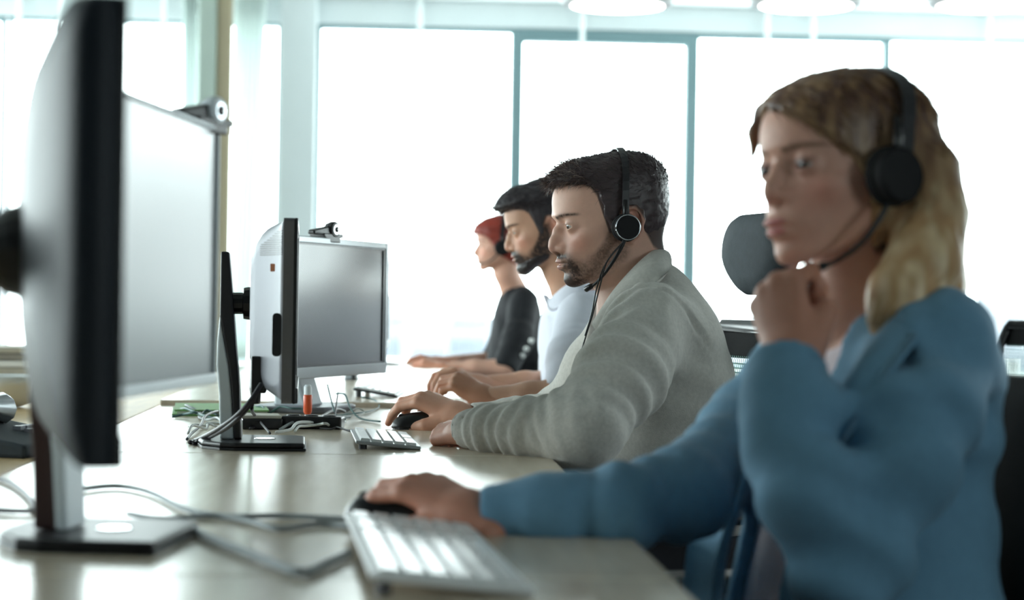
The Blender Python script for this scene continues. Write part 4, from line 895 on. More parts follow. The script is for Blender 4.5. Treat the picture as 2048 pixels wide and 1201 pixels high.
def legs(root, base, hip, F, L, knee=.43, spread=.10, r=.085, shoe=True, kz=.54, ankle=.0):
    hip = np.array(hip, float); T = []
    for sy in (-1, 1):
        a = hip+L*sy*.09; k = hip+F*knee+L*sy*spread; k[2] = kz; an = k+F*ankle; an[2] = .10; T.append((a, k, an))
    def fn(p):
        d = ellip(p, hip, (.15, .17, .11))
        for a, k, an in T: d = smin(d, chain(p, [a, k, an], [r, r*.74, r*.58], .03), .04)
        return d
    lo, hi = bounds([hip]+[q for t in T for q in t], .2); lo[2] = .06; v, f = nets(fn, lo, hi, .012); mesh_np('trousers', relax(v, f, 1), f, 'trousers_dark', root, None, base)
    for a, k, an in T:
        f2 = lambda p: np.maximum(smin(cone(p, an+np.array([0, 0, -.04]), an+F*.15+np.array([0, 0, -.065]), .042, .034), cone(p, an-F*.03+np.array([0, 0, -.06]), an+np.array([0, 0, -.02]), .036, .042), .02), .004-p[:, 2])
        lo, hi = bounds([an-F*.08, an+F*.22], .07); lo[2] = -.02; hi[2] = .16; v, f = nets(f2, lo, hi, .008); mesh_np('shoe', v, f, 'shoe_black', root, None, base)
def headset(fr, s, label, base_w, ear_y=.083, ring=True, boom=None, band_x=(-.004, -.012, -.006), cup_r=.025, cup=(.000, -.004), top=.148, lead=None, both=True, band_w=.012):
    """earcup(s), headband, microphone boom; built in head space"""
    b0 = to_wld(np.array([[cup[0], ear_y, cup[1]]]), fr, s)[0]; r = thing('headset', label, 'headset', tuple(b0), 0, 'headsets')
    W_ = lambda v: to_wld(np.array(v, float), fr, s)-b0
    def wo(m, nm, mt, smooth=False, bevel=0, par=None): v = W_(m.v); return obj(nm, v, m.f, MATS[mt], par or r, smooth=smooth, bevel=bevel)
    for sy in ((1, -1) if both else (1,)):
        M = Matrix(((1, 0, 0, cup[0]), (0, 0, sy, sy*(ear_y-.012)), (0, 1, 0, cup[1]), (0, 0, 0, 1)))
        wo(MB().lathe([(cup_r*.7, -.004), (cup_r*1.02, .0), (cup_r*1.04, .008), (cup_r*.95, .012)], 28, M), 'ear_cushion', 'fabric_black', True)
        cupo = wo(MB().lathe([(cup_r*.95, .011), (cup_r*.96, .020), (cup_r*.88, .0245), (cup_r*.86, .0232), (.002, .0236)], 32, M), 'ear_cup', 'cup_matte')
        if ring: wo(MB().tube([(cup[0]+cup_r*.90*math.cos(a), sy*(ear_y+.0118), cup[1]+cup_r*.90*math.sin(a)) for a in np.linspace(0, 2*math.pi, 37)], .0011, 6), 'cup_ring', 'chrome', True, 0, cupo)
    pts = []
    for a in np.linspace(0, math.pi, 25):
        yy = math.cos(a); pts.append((band_x[0]+(band_x[1]-band_x[0])*math.sin(a), (ear_y+.004)*yy*(1+.07*math.sin(2*a)**2), cup[1]+cup_r*.6+(top-cup[1]-cup_r*.6)*math.sin(a)**.72))
    m = MB(); R_ = [[(x-band_w/2, y, z), (x+band_w/2, y, z), (x+band_w/2, y*1.025, z+.002), (x-band_w/2, y*1.025, z+.002)] for x, y, z in pts]; m.loft(R_); wo(m, 'headband', 'dark_plastic', False)
    for sy in ((1, -1) if both else (1,)): wo(MB().tube([(cup[0], sy*(ear_y+.005), cup[1]+cup_r*.5), (cup[0]-.001, sy*(ear_y+.006), cup[1]+cup_r*1.2), (cup[0]-.003, sy*(ear_y+.004), cup[1]+cup_r*2.0)], [.006, .005, .004], 8), 'band_slider', 'black_plastic', True)
    if boom:
        k = len(boom); bo = wo(MB().tube(spline(boom, 5), list(np.linspace(.0036, .0022, (k-1)*5+1)), 8), 'mic_boom', 'black_plastic', True)
        e = np.array(boom[-1]); e0 = np.array(boom[-2]); t = nrm(e-e0); wo(MB().tube([e-t*.006, e, e+t*.012, e+t*.014], [.003, .005, .005, .003], 10), 'microphone', 'black_plastic', True, 0, bo)
    if lead:
        for l_ in lead:
            pl = spline([np.array(q)-b0 for q in l_], 6); MB().tube(pl, .0013, 6).obj('lead', 'black_plastic', r, smooth=True)
    return r
# ------------------------------------------------------------------ man in the grey blazer
def build_man1():
    fr = frame(1230, 453, 3.49, 11, 8.5, 0); s = 1.0
    base = np.array([at(1385, 1000, 3.5)[0], at(1385, 1000, 3.5)[1], 0.0])
    root = thing('person', 'man in grey knit blazer with headset and short dark hair, hand on a mouse', 'person', tuple(base), 0, 'people at the desks')
    P = {'top': .120, 'dome': 2.7, 'depth': 1.075, 'nose': .70, 'eye': (.0750, .0315, .0105), 'open': .0036}
    zb = lambda x: np.interp(x, [-.11, -.065, -.05, -.036, -.030, -.02, 0, .012, .018, .026, .033, .038, .046, .06, .085, .12], [-.060, -.056, -.043, -.015, .005, .026, .030, .012, -.012, -.012, .024, .055, .072, .079, .0835, .083])
    C = {'skin': (214, 170, 150), 'zb': zb, 'hair': (60, 50, 50), 'brow': (58, 44, 40), 'lips': (176, 122, 112), 'beard': {'rgb': (58, 42, 38), 'side': .55, 'core': .85}}
    nb = at(1292, 590, 3.5); th = at(1238, 615, 3.47)
    parts = [make_head(fr, s, P, C, .0014, ([at(1262, 530, 3.495), nb], [.054, .056, .066]), lambda p: cone(p, at(1250, 565, 3.49), at(1272, 630, 3.49), .05, .075))]
    # torso and arms under the clothes, hands
    T = torso_fn([(1292, 528, 3.5, .048, .056), (1295, 572, 3.5, .076, .112), (1303, 615, 3.5, .095, .162), (1310, 660, 3.5, .110, .186), (1312, 740, 3.5, .124, .188), (1335, 830, 3.5, .120, .176), (1352, 930, 3.5, .118, .176), (1372, 1050, 3.5, .130, .185)], 8)
    nA = [at(1302, 650, 3.345), at(1243, 752, 3.23), at(1166, 858, 3.13), at(1060, 860, 3.20), at(985, 860, 3.26), at(926, 858, 3.32)]; nR = [.072, .071, .061, .046, .037, .031]
    fA = [at(1262, 645, 3.66), at(1195, 740, 3.74), at(1122, 826, 3.80), at(1030, 838, 3.79), at(940, 838, 3.77)]; fR = [.068, .060, .045, .035, .030]
    lo, hi = bounds(nA+fA+[at(1288, 546, 3.5), at(1460, 1050, 3.5), at(1372, 1060, 3.3), at(1372, 1060, 3.7)], .09)
    v, f = nets(lambda p: smin(T(p, .02), smin(chain(p, nA, [r-.016 for r in nR], .03), chain(p, fA, [r-.014 for r in fR], .03), .005), .03), lo, hi, .012); parts.append((v, f, np.tile(np.array(lin(C['skin'])), (len(v), 1))))
    # right hand on the mouse
    hf = hframe(at(925, 836, 3.775), at(862, 808, 3.80)-at(925, 836, 3.775), (-.10, -.22, 1)); s_h = .98
    H = hand_parts([(34, 30, 14), (34, 34, 16), (36, 38, 18), (40, 40, 20)], (5, 0, -5, -12), [(.018, .026, -.012), (.052, .046, -.026), (.079, .048, -.040), (.103, .040, -.048)])
    parts.append(hand_mesh(hf, s_h, H, (205, 154, 130), .0021, .06))
    # left hand, loosely curled at the cuff
    hl = hframe(at(930, 858, 3.32), at(880, 866, 3.38)-at(930, 858, 3.32), (-.1, -.55, .85), left=True)
    H2 = hand_parts([(70, 80, 40), (75, 85, 40), (78, 85, 40), (80, 85, 40)], (4, 0, -3, -6), [(.018, .026, -.012), (.050, .038, -.026), (.070, .028, -.038), (.082, .012, -.044)])
    parts.append(hand_mesh(hl, .78, H2, (214, 160, 138), .0024, .05))
    v, f, c = join(parts); mesh_np('body', v, f, 'skin', root, c, base)
    eyes(root, base, fr, s, P, (1, 0.05, -.11))
    # ---- hair: a cropped cap with a raised front and loose strands
    thick = lambda q: .0035+.009*sstep(q[:, 2], .045, .10)+.010*sstep(q[:, 0], .015, .075)*sstep(q[:, 2], .072, .10)+.002*sstep(-q[:, 0], .03, .08)
    hv, hf_ = hair_shell(fr, s, P, C, thick, .0019, 2, (70, 150, 150), .0009); hn = normals(hv, hf_); q = to_loc(hv, fr, s)
    hc = np.tile(np.array(lin((70, 58, 60))), (len(hv), 1))*(1+.25*vnoise(q*np.array([90, 260, 260])))[:, None]; parts = [(hv, hf_, hc)]
    rs = np.random.RandomState(5)
    def strands(sel, n, l0, l1, w, flowdir, lift, seed, curl=.12, tone=(76, 64, 66)):
        id_ = rs.choice(np.where(sel)[0], n); N = hn[id_]; Fl = np.tile(fr[1]@np.array(flowdir), (n, 1))+rs.randn(n, 3)*.35; D = Fl-N*(Fl*N).sum(1)[:, None]; D /= np.linalg.norm(D, axis=1, keepdims=True)+1e-9
        D = D+N*lift; v, f = strand_mesh(hv[id_]-N*.003, D, rs.uniform(l0, l1, n), w, 4, .05, curl, seed); tc = np.repeat(np.array(lin(tone))[None]*rs.uniform(.6, 1.5, n)[:, None], 10, 0); parts.append((v, f, tc))
    up = q[:, 2] > .055; strands(up, 5200, .012, .026, .0011, (.75, 0, .15), .32, 1)
    strands((q[:, 0] > .055) & (q[:, 2] > .078), 1300, .014, .030, .0010, (.9, 0, .35), .55, 2, .35, (120, 104, 98))
    strands(~up & (q[:, 0] < .04), 5200, .006, .013, .0009, (-.25, 0, -.9), .14, 3)
    v, f, c = join(parts); mesh_np('hair', v, f, 'hair_fibre', root, c, base)
    # brow and beard hairs standing off the skin
    bv, bf, bc = make_brow_beard(fr, s, P, root, base)
    # ---- shirt under the blazer
    nc = chain
    def shirt(p):
        d = T(p, .010); return smax(d, -cone(p, at(1225, 520, 3.48), at(1255, 600, 3.48), .060, .066), .008)
    lo2, hi2 = bounds([at(1160, 560, 3.4), at(1400, 900, 3.7), at(1260, 560, 3.3)], .06); v, f = nets(shirt, lo2, hi2, .007); mesh_np('shirt', v, f, 'shirt_white', root, None, base)
    # ---- blazer
    ax = nrm(nA[5]-nA[2]); ua = nrm(nA[2]-nA[0]); L = T.L
    fo = [(nA[3], ax, .036, 0.0058, .085, .3), (nA[4], ax+np.array([0, 0, .25]), .030, 0.0038, .06, 1.7), (at(1110, 815, 3.14), ax+np.array([0, 0, -.5]), .034, 0.0094, .055, .8), (nA[2], ua+ax, .045, 0.0058, .07, 2.1),
          (at(1262, 735, 3.18), ua, .055, 0.0090, .09, 1.1), (at(1225, 655, 3.30), nrm(ua+np.array([.6, 0, .5])), .040, 0.0120, .075, .4), (at(1330, 660, 3.33), (1, 0, .3), .05, 0.0075, .08, 2.6),
          (at(1400, 800, 3.4), (.25, 0, 1), .075, 0.0065, .12, .9), (at(1420, 690, 3.45), (.5, 0, 1), .07, 0.0043, .10, 2.2), (fA[3], nrm(fA[4]-fA[2]), .028, .004, .07, .9)]
    cut = nrm(nA[5]-nA[4]); cutf = nrm(fA[4]-fA[3]); nk = (at(1222, 500, 3.48), at(1262, 600, 3.49))
    def blazer(p):
        a, b, hd, hw = T.local(p); d = T(p, -.003); arm = chain(p, nA, nR, .03); arm = smax(arm, (p-nA[5])@cut-.0, .006)
        arm = smax(arm, -cone(p, nA[5]-cut*.035, nA[5]+cut*.05, nR[5]-.0065, nR[5]-.005), .003)
        af = chain(p, fA, fR, .03); af = smax(af, (p-fA[4])@cutf, .006); af = smax(af, -cone(p, fA[4]-cutf*.03, fA[4]+cutf*.05, fR[4]-.006, fR[4]-.005), .003)
        d = smin(d, arm, .028); d = smin(d, af, .028); d = d+folds(p, fo)+.0006*vnoise(p*90)
        t_ = (p-nA[0])@ua; d = d+.0045*np.exp(-((t_+.012)/.006)**2)*np.exp(-((np.linalg.norm(p-nA[0], axis=1)-.075)/.03)**2)   # armhole seam
        # neck opening and open front
        d = smax(d, -cone(p, nk[0], nk[1], .064, .070), .008)
        w = .012+.055*sstep(p[:, 2], .80, .99); front = np.maximum(np.abs(b-.0)-w, .35*hd-a); d = smax(d, -np.where((p[:, 2] > .55), front, 1), .008)
        return d
    v, f = nets(blazer, lo, hi, .0042); v = relax(v, f, 1, .45); mesh_np('blazer', v, f, 'blazer_grey', root, None, base)
    I = [at(1262, 540, 3.585), at(1290, 512, 3.565), at(1309, 500, 3.50), at(1300, 507, 3.435), at(1268, 537, 3.405), at(1236, 573, 3.395), at(1212, 607, 3.40), at(1196, 640, 3.41)]
    O = [at(1285, 570, 3.62), at(1318, 540, 3.60), at(1341, 532, 3.50), at(1333, 548, 3.385), at(1300, 580, 3.345), at(1262, 622, 3.335), at(1228, 655, 3.345), at(1200, 672, 3.375)]
    ribbon('collar', I, O, .006, 'blazer_grey', root, base, 6, .012)
    legs(root, base, (base[0], base[1], .53), T.F, T.L, .42, .10, .086)
    # ---- headset
    boom = [(.006, .092, -.020), (.022, .090, -.045), (.045, .080, -.074), (.062, .066, -.092), (.070, .056, -.097)]
    e0 = to_wld(np.array([[.004, .093, -.022]]), fr, s)[0]
    ld = [[e0, at(1216, 520, 3.39), at(1200, 572, 3.37), at(1188, 620, 3.36), at(1172, 672, 3.345), at(1156, 725, 3.33), at(1143, 768, 3.30)], [e0, at(1213, 525, 3.39), at(1194, 575, 3.372), at(1184, 625, 3.362), at(1170, 672, 3.345)]]
    headset(fr, s, 'black headset with silver ringed ear cup on the man in the grey blazer', base, boom=boom, lead=ld, cup=(.002, -.005), cup_r=.0235, ear_y=.086, top=.1335, band_x=(.002, -.022, 0))
def make_brow_beard(fr, s, P, root, base): return None, None, None
build_man1()
# ------------------------------------------------------------------ woman in the blue blazer
def build_woman():
    fr = frame(1689, 357, 2.18, 32, 2, -4); s = 1.01
    b_ = at(1745, 1200, 2.2); base = np.array([b_[0], b_[1], 0.0])
    root = thing('person', 'blond woman in blue blazer with headset, chin resting on her fist', 'person', tuple(base), 0, 'people at the desks')
    P = {'fem': 1.0, 'nose': .66, 'nose_up': .006, 'jaw': .88, 'wide': .95, 'top': .110, 'dome': 2.5, 'open': .0026, 'chin': .099}
    zb = lambda x: np.interp(x, [-.11, 0, .01, .02, .035, .05, .07, .09, .12], [-.09, -.085, -.06, -.03, .012, .040, .062, .076, .082])
    C = {'skin': (212, 164, 144), 'flush': (208, 130, 115), 'lips': (176, 92, 92), 'zb': zb, 'hair': (84, 64, 52), 'brow': (104, 78, 62), 'brow_k': .8, 'lash': 2.3}
    parts = [make_head(fr, s, P, C, .0019, ([at(1722, 520, 2.19), at(1742, 640, 2.2)], [.044, .046, .056]), lambda p: cone(p, at(1715, 620, 2.19), at(1730, 720, 2.2), .05, .07))]
    T = torso_fn([(1738, 590, 2.2, .046, .055), (1746, 628, 2.2, .068, .100), (1754, 662, 2.2, .085, .150), (1756, 710, 2.2, .098, .166), (1754, 800, 2.2, .108, .160), (1746, 920, 2.2, .108, .148), (1732, 1060, 2.2, .116, .152), (1726, 1201, 2.2, .130, .166), (1740, 1340, 2.2, .145, .190)], 25)
    nA = [at(1882, 694, 2.06), at(1810, 860, 2.0), at(1700, 1125, 1.97)]; nR = [.062, .063, .056]
    nB = [at(1690, 1130, 1.97), at(1610, 960, 1.95), at(1575, 830, 1.97), at(1580, 716, 2.0)]; nBR = [.054, .048, .043, .042]
    fA = [at(1637, 705, 2.34), at(1500, 870, 2.28), at(1370, 988, 2.14), at(1250, 1012, 2.10), at(1100, 1022, 2.10), at(962, 1029, 2.105)]; fR = [.060, .053, .046, .039, .034, .030]
    lo, hi = bounds(nA+nB+fA+[at(1738, 590, 2.2), at(1900, 1340, 2.2), at(1740, 1340, 2.0), at(1740, 1340, 2.4)], .10)
    v, f = nets(lambda p: smin(T(p, .018), np.minimum(chain(p, nA+nB[1:], [r-.028 for r in nR+nBR[1:-1]]+[.018], .03), chain(p, fA, [max(.014, r-.016) for r in fR], .03)), .03), lo, hi, .013); parts.append((v, f, np.tile(np.array(lin(C['skin'])), (len(v), 1))))
    # right hand on the mouse
    w0 = at(950, 1031, 2.105); hf = hframe(w0, at(860, 988, 2.14)-w0, (-.06, -.30, 1))
    H = hand_parts([(26, 26, 12), (26, 30, 14), (30, 34, 16), (34, 38, 18)], (6, 1, -5, -12), [(.018, .026, -.012), (.054, .046, -.024), (.081, .047, -.034), (.104, .040, -.040)])
    parts.append(hand_mesh(hf, .92, H, (196, 138, 116), .0024, .032, True, (.0185, .017)))
    # left fist under the chin
    w0 = at(1588, 722, 2.03); hl = hframe(w0, at(1562, 604, 2.055)-w0, -RT*.62-FW*.78, left=True)
    H2 = hand_parts([(62, 84, 50), (66, 88, 52), (70, 90, 52), (72, 92, 52)], (3, 0, -2, -4), [(.018, .026, -.012), (.050, .036, -.028), (.074, .022, -.040), (.088, .004, -.044)])
    parts.append(hand_mesh(hl, .92, H2, (196, 140, 118), .0024, .07, True, (.0195, .018)))
    v, f, c = join(parts); mesh_np('body', v, f, 'skin', root, c, base)
    eyes(root, base, fr, s, P, (1, -.05, -.10), (44, 34, 30), .74)
    # ---- long straight hair
    thick = lambda q: .006+.006*sstep(q[:, 2], .03, .10)
    near = ([at(1798, 262, 2.18), at(1858, 345, 2.14), at(1872, 430, 2.12), at(1850, 520, 2.095), at(1800, 600, 2.07), at(1756, 660, 2.055)], [.030, .028, .030, .036, .032, .008])
    back = ([at(1742, 268, 2.24), at(1782, 365, 2.235), at(1808, 455, 2.225), at(1832, 525, 2.215), at(1858, 590, 2.20), at(1880, 655, 2.18)], [.058, .053, .050, .046, .036, .012])
    L_ = lambda *q: to_wld(np.array([q]), fr, s)[0]
    far = ([L_(.045, -.046, .088), L_(.066, -.048, .074), L_(.079, -.050, .054), L_(.080, -.055, .030)], [.012, .010, .008, .004])
    line = lambda q: C['zb'](q[:, 0])+.012*sstep(-q[:, 1], .0, .04)-.022*sstep(q[:, 1], -.02, .05)*sstep(q[:, 0], .02, .06)
    def cap(p):
        q = to_loc(p, fr, s); Q = q.copy(); Q[:, 1] = np.abs(Q[:, 1]); d = skull(Q, P)-thick(q); return smax(d, (line(q)+.003*vnoise(q*60+3)-q[:, 2])*.75, .006)*s
    def vol(p):
        d = smin(chain(p, near[0], [r*.95 for r in near[1]], .03), chain(p, back[0], [r*.97 for r in back[1]], .03), .04); d = smin(cap(p), d, .035)
        return smin(d, chain(p, far[0], [r*.9 for r in far[1]], .01), .012)+.0014*vnoise(p*np.array([150, 150, 20]))
    lo2, hi2 = bounds(near[0]+back[0]+far[0]+[L_(.10, 0, .14), L_(-.11, 0, .14), L_(0, .1, .1), L_(0, -.1, .1)], .05); hv, hf_ = nets(vol, lo2, hi2, .0032); hv = relax(hv, hf_, 1, .4)
    zc0, zc1 = at(1800, 250, 2.1)[2], at(1800, 560, 2.1)[2]
    brown, gold, pale = (np.array(lin(k)) for k in ((98, 70, 58), (190, 150, 106), (232, 210, 170)))
    def tone(v, k): 
        t = sstep(zc0-v[:, 2], -.02, zc0-zc1-.02)[:, None]; k = k[:, None]; return (brown*(1-t)+gold*t)*(1-k)+(gold*(1-t)*.8+pale*t)*k
    parts = [(hv, hf_, tone(hv, np.clip(.3+.7*vnoise(hv*np.array([110, 110, 9])), 0, 1)))]
    rs = np.random.RandomState(8)
    for (cp, cr), n in ((near, 1700), (back, 1500)):
        cp = np.array(spline(cp, 4)); cr = np.interp(np.linspace(0, 1, len(cp)), np.linspace(0, 1, len(cr)), cr); m = len(cp)
        off = rs.randn(n, 3); off /= np.linalg.norm(off, axis=1, keepdims=True); off[:, 2] *= .3; sc = rs.uniform(.92, 1.14, n); st = rs.randint(0, 6, n)
        w = .0022; V = np.empty((n, m*2, 3)); side = np.cross(off, np.array([0, 0, 1.])); side /= np.linalg.norm(side, axis=1, keepdims=True)+1e-6
        ph = rs.uniform(0, 6.28, n); endt = rs.uniform(.86, 1.0, n)
        for k in range(m):
            u = np.minimum(k/(m-1), endt); i0 = np.minimum((u*(m-1)).astype(int), m-2); fr_ = u*(m-1)-i0; c_ = cp[i0]*(1-fr_[:, None])+cp[i0+1]*fr_[:, None]; r_ = cr[i0]*(1-fr_)+cr[i0+1]*fr_
            c_ = c_+off*(r_*sc)[:, None]+side*(.003*np.sin(ph+u*5))[:, None]; ww = w*(1-.6*u)[:, None]; V[:, 2*k] = c_-side*ww/2; V[:, 2*k+1] = c_+side*ww/2
        q = np.array([[2*k, 2*k+1, 2*k+3, 2*k+2] for k in range(m-1)]); F_ = (np.arange(n)[:, None, None]*m*2+q[None]).reshape(-1, 4); V = V.reshape(-1, 3); parts.append((V, F_, tone(V, np.repeat(rs.uniform(0, 1, n)**1.3, m*2))))
    hn = normals(hv, hf_); q = to_loc(hv, fr, s); id_ = rs.choice(np.where((q[:, 2] > .02) & (q[:, 1] > -.04))[0], 2600); N = hn[id_]; ql = q[id_]; fl = np.stack([-.45-0*ql[:, 0], np.sign(ql[:, 1]+.02)*.9, -.9+0*ql[:, 0]], 1)@fr[1].T; D = fl-N*(fl*N).sum(1)[:, None]; D /= np.linalg.norm(D, axis=1, keepdims=True)+1e-9
    v, f = strand_mesh(hv[id_]-N*.0005, D-N*.04, rs.uniform(.014, .030, 2600), .0020, 5, .02, .015, 2); parts.append((v, f, tone(v, np.repeat(rs.uniform(0, .8, 2600), 12))))
    v, f, c = join(parts); mesh_np('hair', v, f, 'hair_fibre', root, c, base)
    # ---- blouse and blazer
    v, f = nets(lambda p: smax(T(p, .012), -cone(p, at(1650, 540, 2.18), at(1700, 640, 2.18), .048, .050), .01), lo, hi, .009); mesh_np('blouse', v, f, 'shirt_pink', root, None, base)
    ax = nrm(fA[5]-fA[3]); axb = nrm(nB[3]-nB[1]); ua = nrm(nA[2]-nA[0])
    fo = [(fA[3], ax, .040, 0.0058, .08, .3), (fA[2], nrm(fA[3]-fA[1]), .045, 0.0088, .08, 1.2), (fA[4], ax, .034, 0.0035, .06, 2.0), (fA[1], nrm(fA[2]-fA[0]), .06, 0.0064, .08, .8), (nB[1], axb+np.array([.5, 0, 0]), .07, 0.0072, .09, .5), (nB[2]-axb*.03, axb, .05, 0.0048, .05, 1.9),
          (nA[1], ua+np.array([.5, 0, .3]), .10, 0.0088, .12, 1.4), (nA[2], ua, .07, 0.0080, .08, .2), (at(1900, 760, 2.05), (.3, 0, 1), .10, 0.0080, .12, 2.2), (at(1780, 720, 2.03), (.8, 0, .6), .05, 0.0096, .08, .9), (at(1930, 960, 2.1), (.4, 0, 1), .08, 0.0096, .13, .7)]
    cf, cb = nrm(fA[5]-fA[4]), nrm(nB[3]-nB[2])
    def blazer(p):
        a, b, hd, hw = T.local(p); d = T(p, -.003)
        arm = smin(chain(p, nA, nR, .03), smax(smax(chain(p, nB, nBR, .03), (p-nB[3])@cb, .006), -cone(p, nB[3]-cb*.03, nB[3]+cb*.06, nBR[3]-.012, nBR[3]-.011), .003), .02)
        af = chain(p, fA, fR, .03); af = smax(af, (p-fA[5])@cf, .005); af = smax(af, -cone(p, fA[5]-cf*.02, fA[5]+cf*.05, fR[5]-.009, fR[5]-.008), .003)
        w = .05+.03*sstep(p[:, 2], .74, .95); d = smax(d, -np.maximum(np.abs(b+.025)-w, .30*hd-a), .008)
        d = smax(d, -cone(p, at(1650, 540, 2.18), at(1715, 690, 2.19), .056, .066), .008)
        d = smin(d, arm, .036); d = smin(d, af, .03); return d+folds(p, fo)+.0005*vnoise(p*80)
    v, f = nets(blazer, lo, hi, .0055); v = relax(v, f, 1, .45); mesh_np('blazer', v, f, 'blazer_blue', root, None, base)
    I = [at(1700, 600, 2.29), at(1760, 590, 2.27), at(1800, 602, 2.21), at(1788, 632, 2.10), at(1740, 692, 2.03), at(1695, 765, 2.0), at(1662, 850, 1.99), at(1640, 940, 2.0)]
    O = [at(1720, 640, 2.33), at(1790, 610, 2.32), at(1850, 618, 2.22), at(1846, 655, 2.025), at(1802, 718, 1.965), at(1748, 792, 1.955), at(1694, 872, 1.965), at(1652, 962, 2.0)]
    ribbon('collar', I, O, .006, 'blazer_blue', root, base, 6, .012)
    # far front edge of the open blazer hanging forward
    I = [at(1590, 730, 2.20), at(1545, 800, 2.16), at(1505, 900, 2.13), at(1470, 1010, 2.12), at(1440, 1110, 2.12), at(1425, 1230, 2.13)]
    O = [at(1560, 730, 2.27), at(1490, 800, 2.27), at(1440, 900, 2.26), at(1405, 1010, 2.25), at(1378, 1110, 2.25), at(1372, 1230, 2.25)]
    ribbon('lapel', I, O, .007, 'blazer_blue', root, base, 6, .02)
    legs(root, base, (base[0], base[1], .53), T.F, T.L, .42, .09, .082)
    boom = [(.012, .088, -.022), (.030, .086, -.050), (.052, .076, -.078), (.072, .060, -.094), (.082, .052, -.098)]
    headset(fr, s, 'dark headset with a large ear cup on the blond woman', base, ring=False, both=False, boom=boom, cup=(.012, -.008), cup_r=.031, ear_y=.092, top=.1195, band_x=(.0, -.034, 0), band_w=.018)
build_woman()
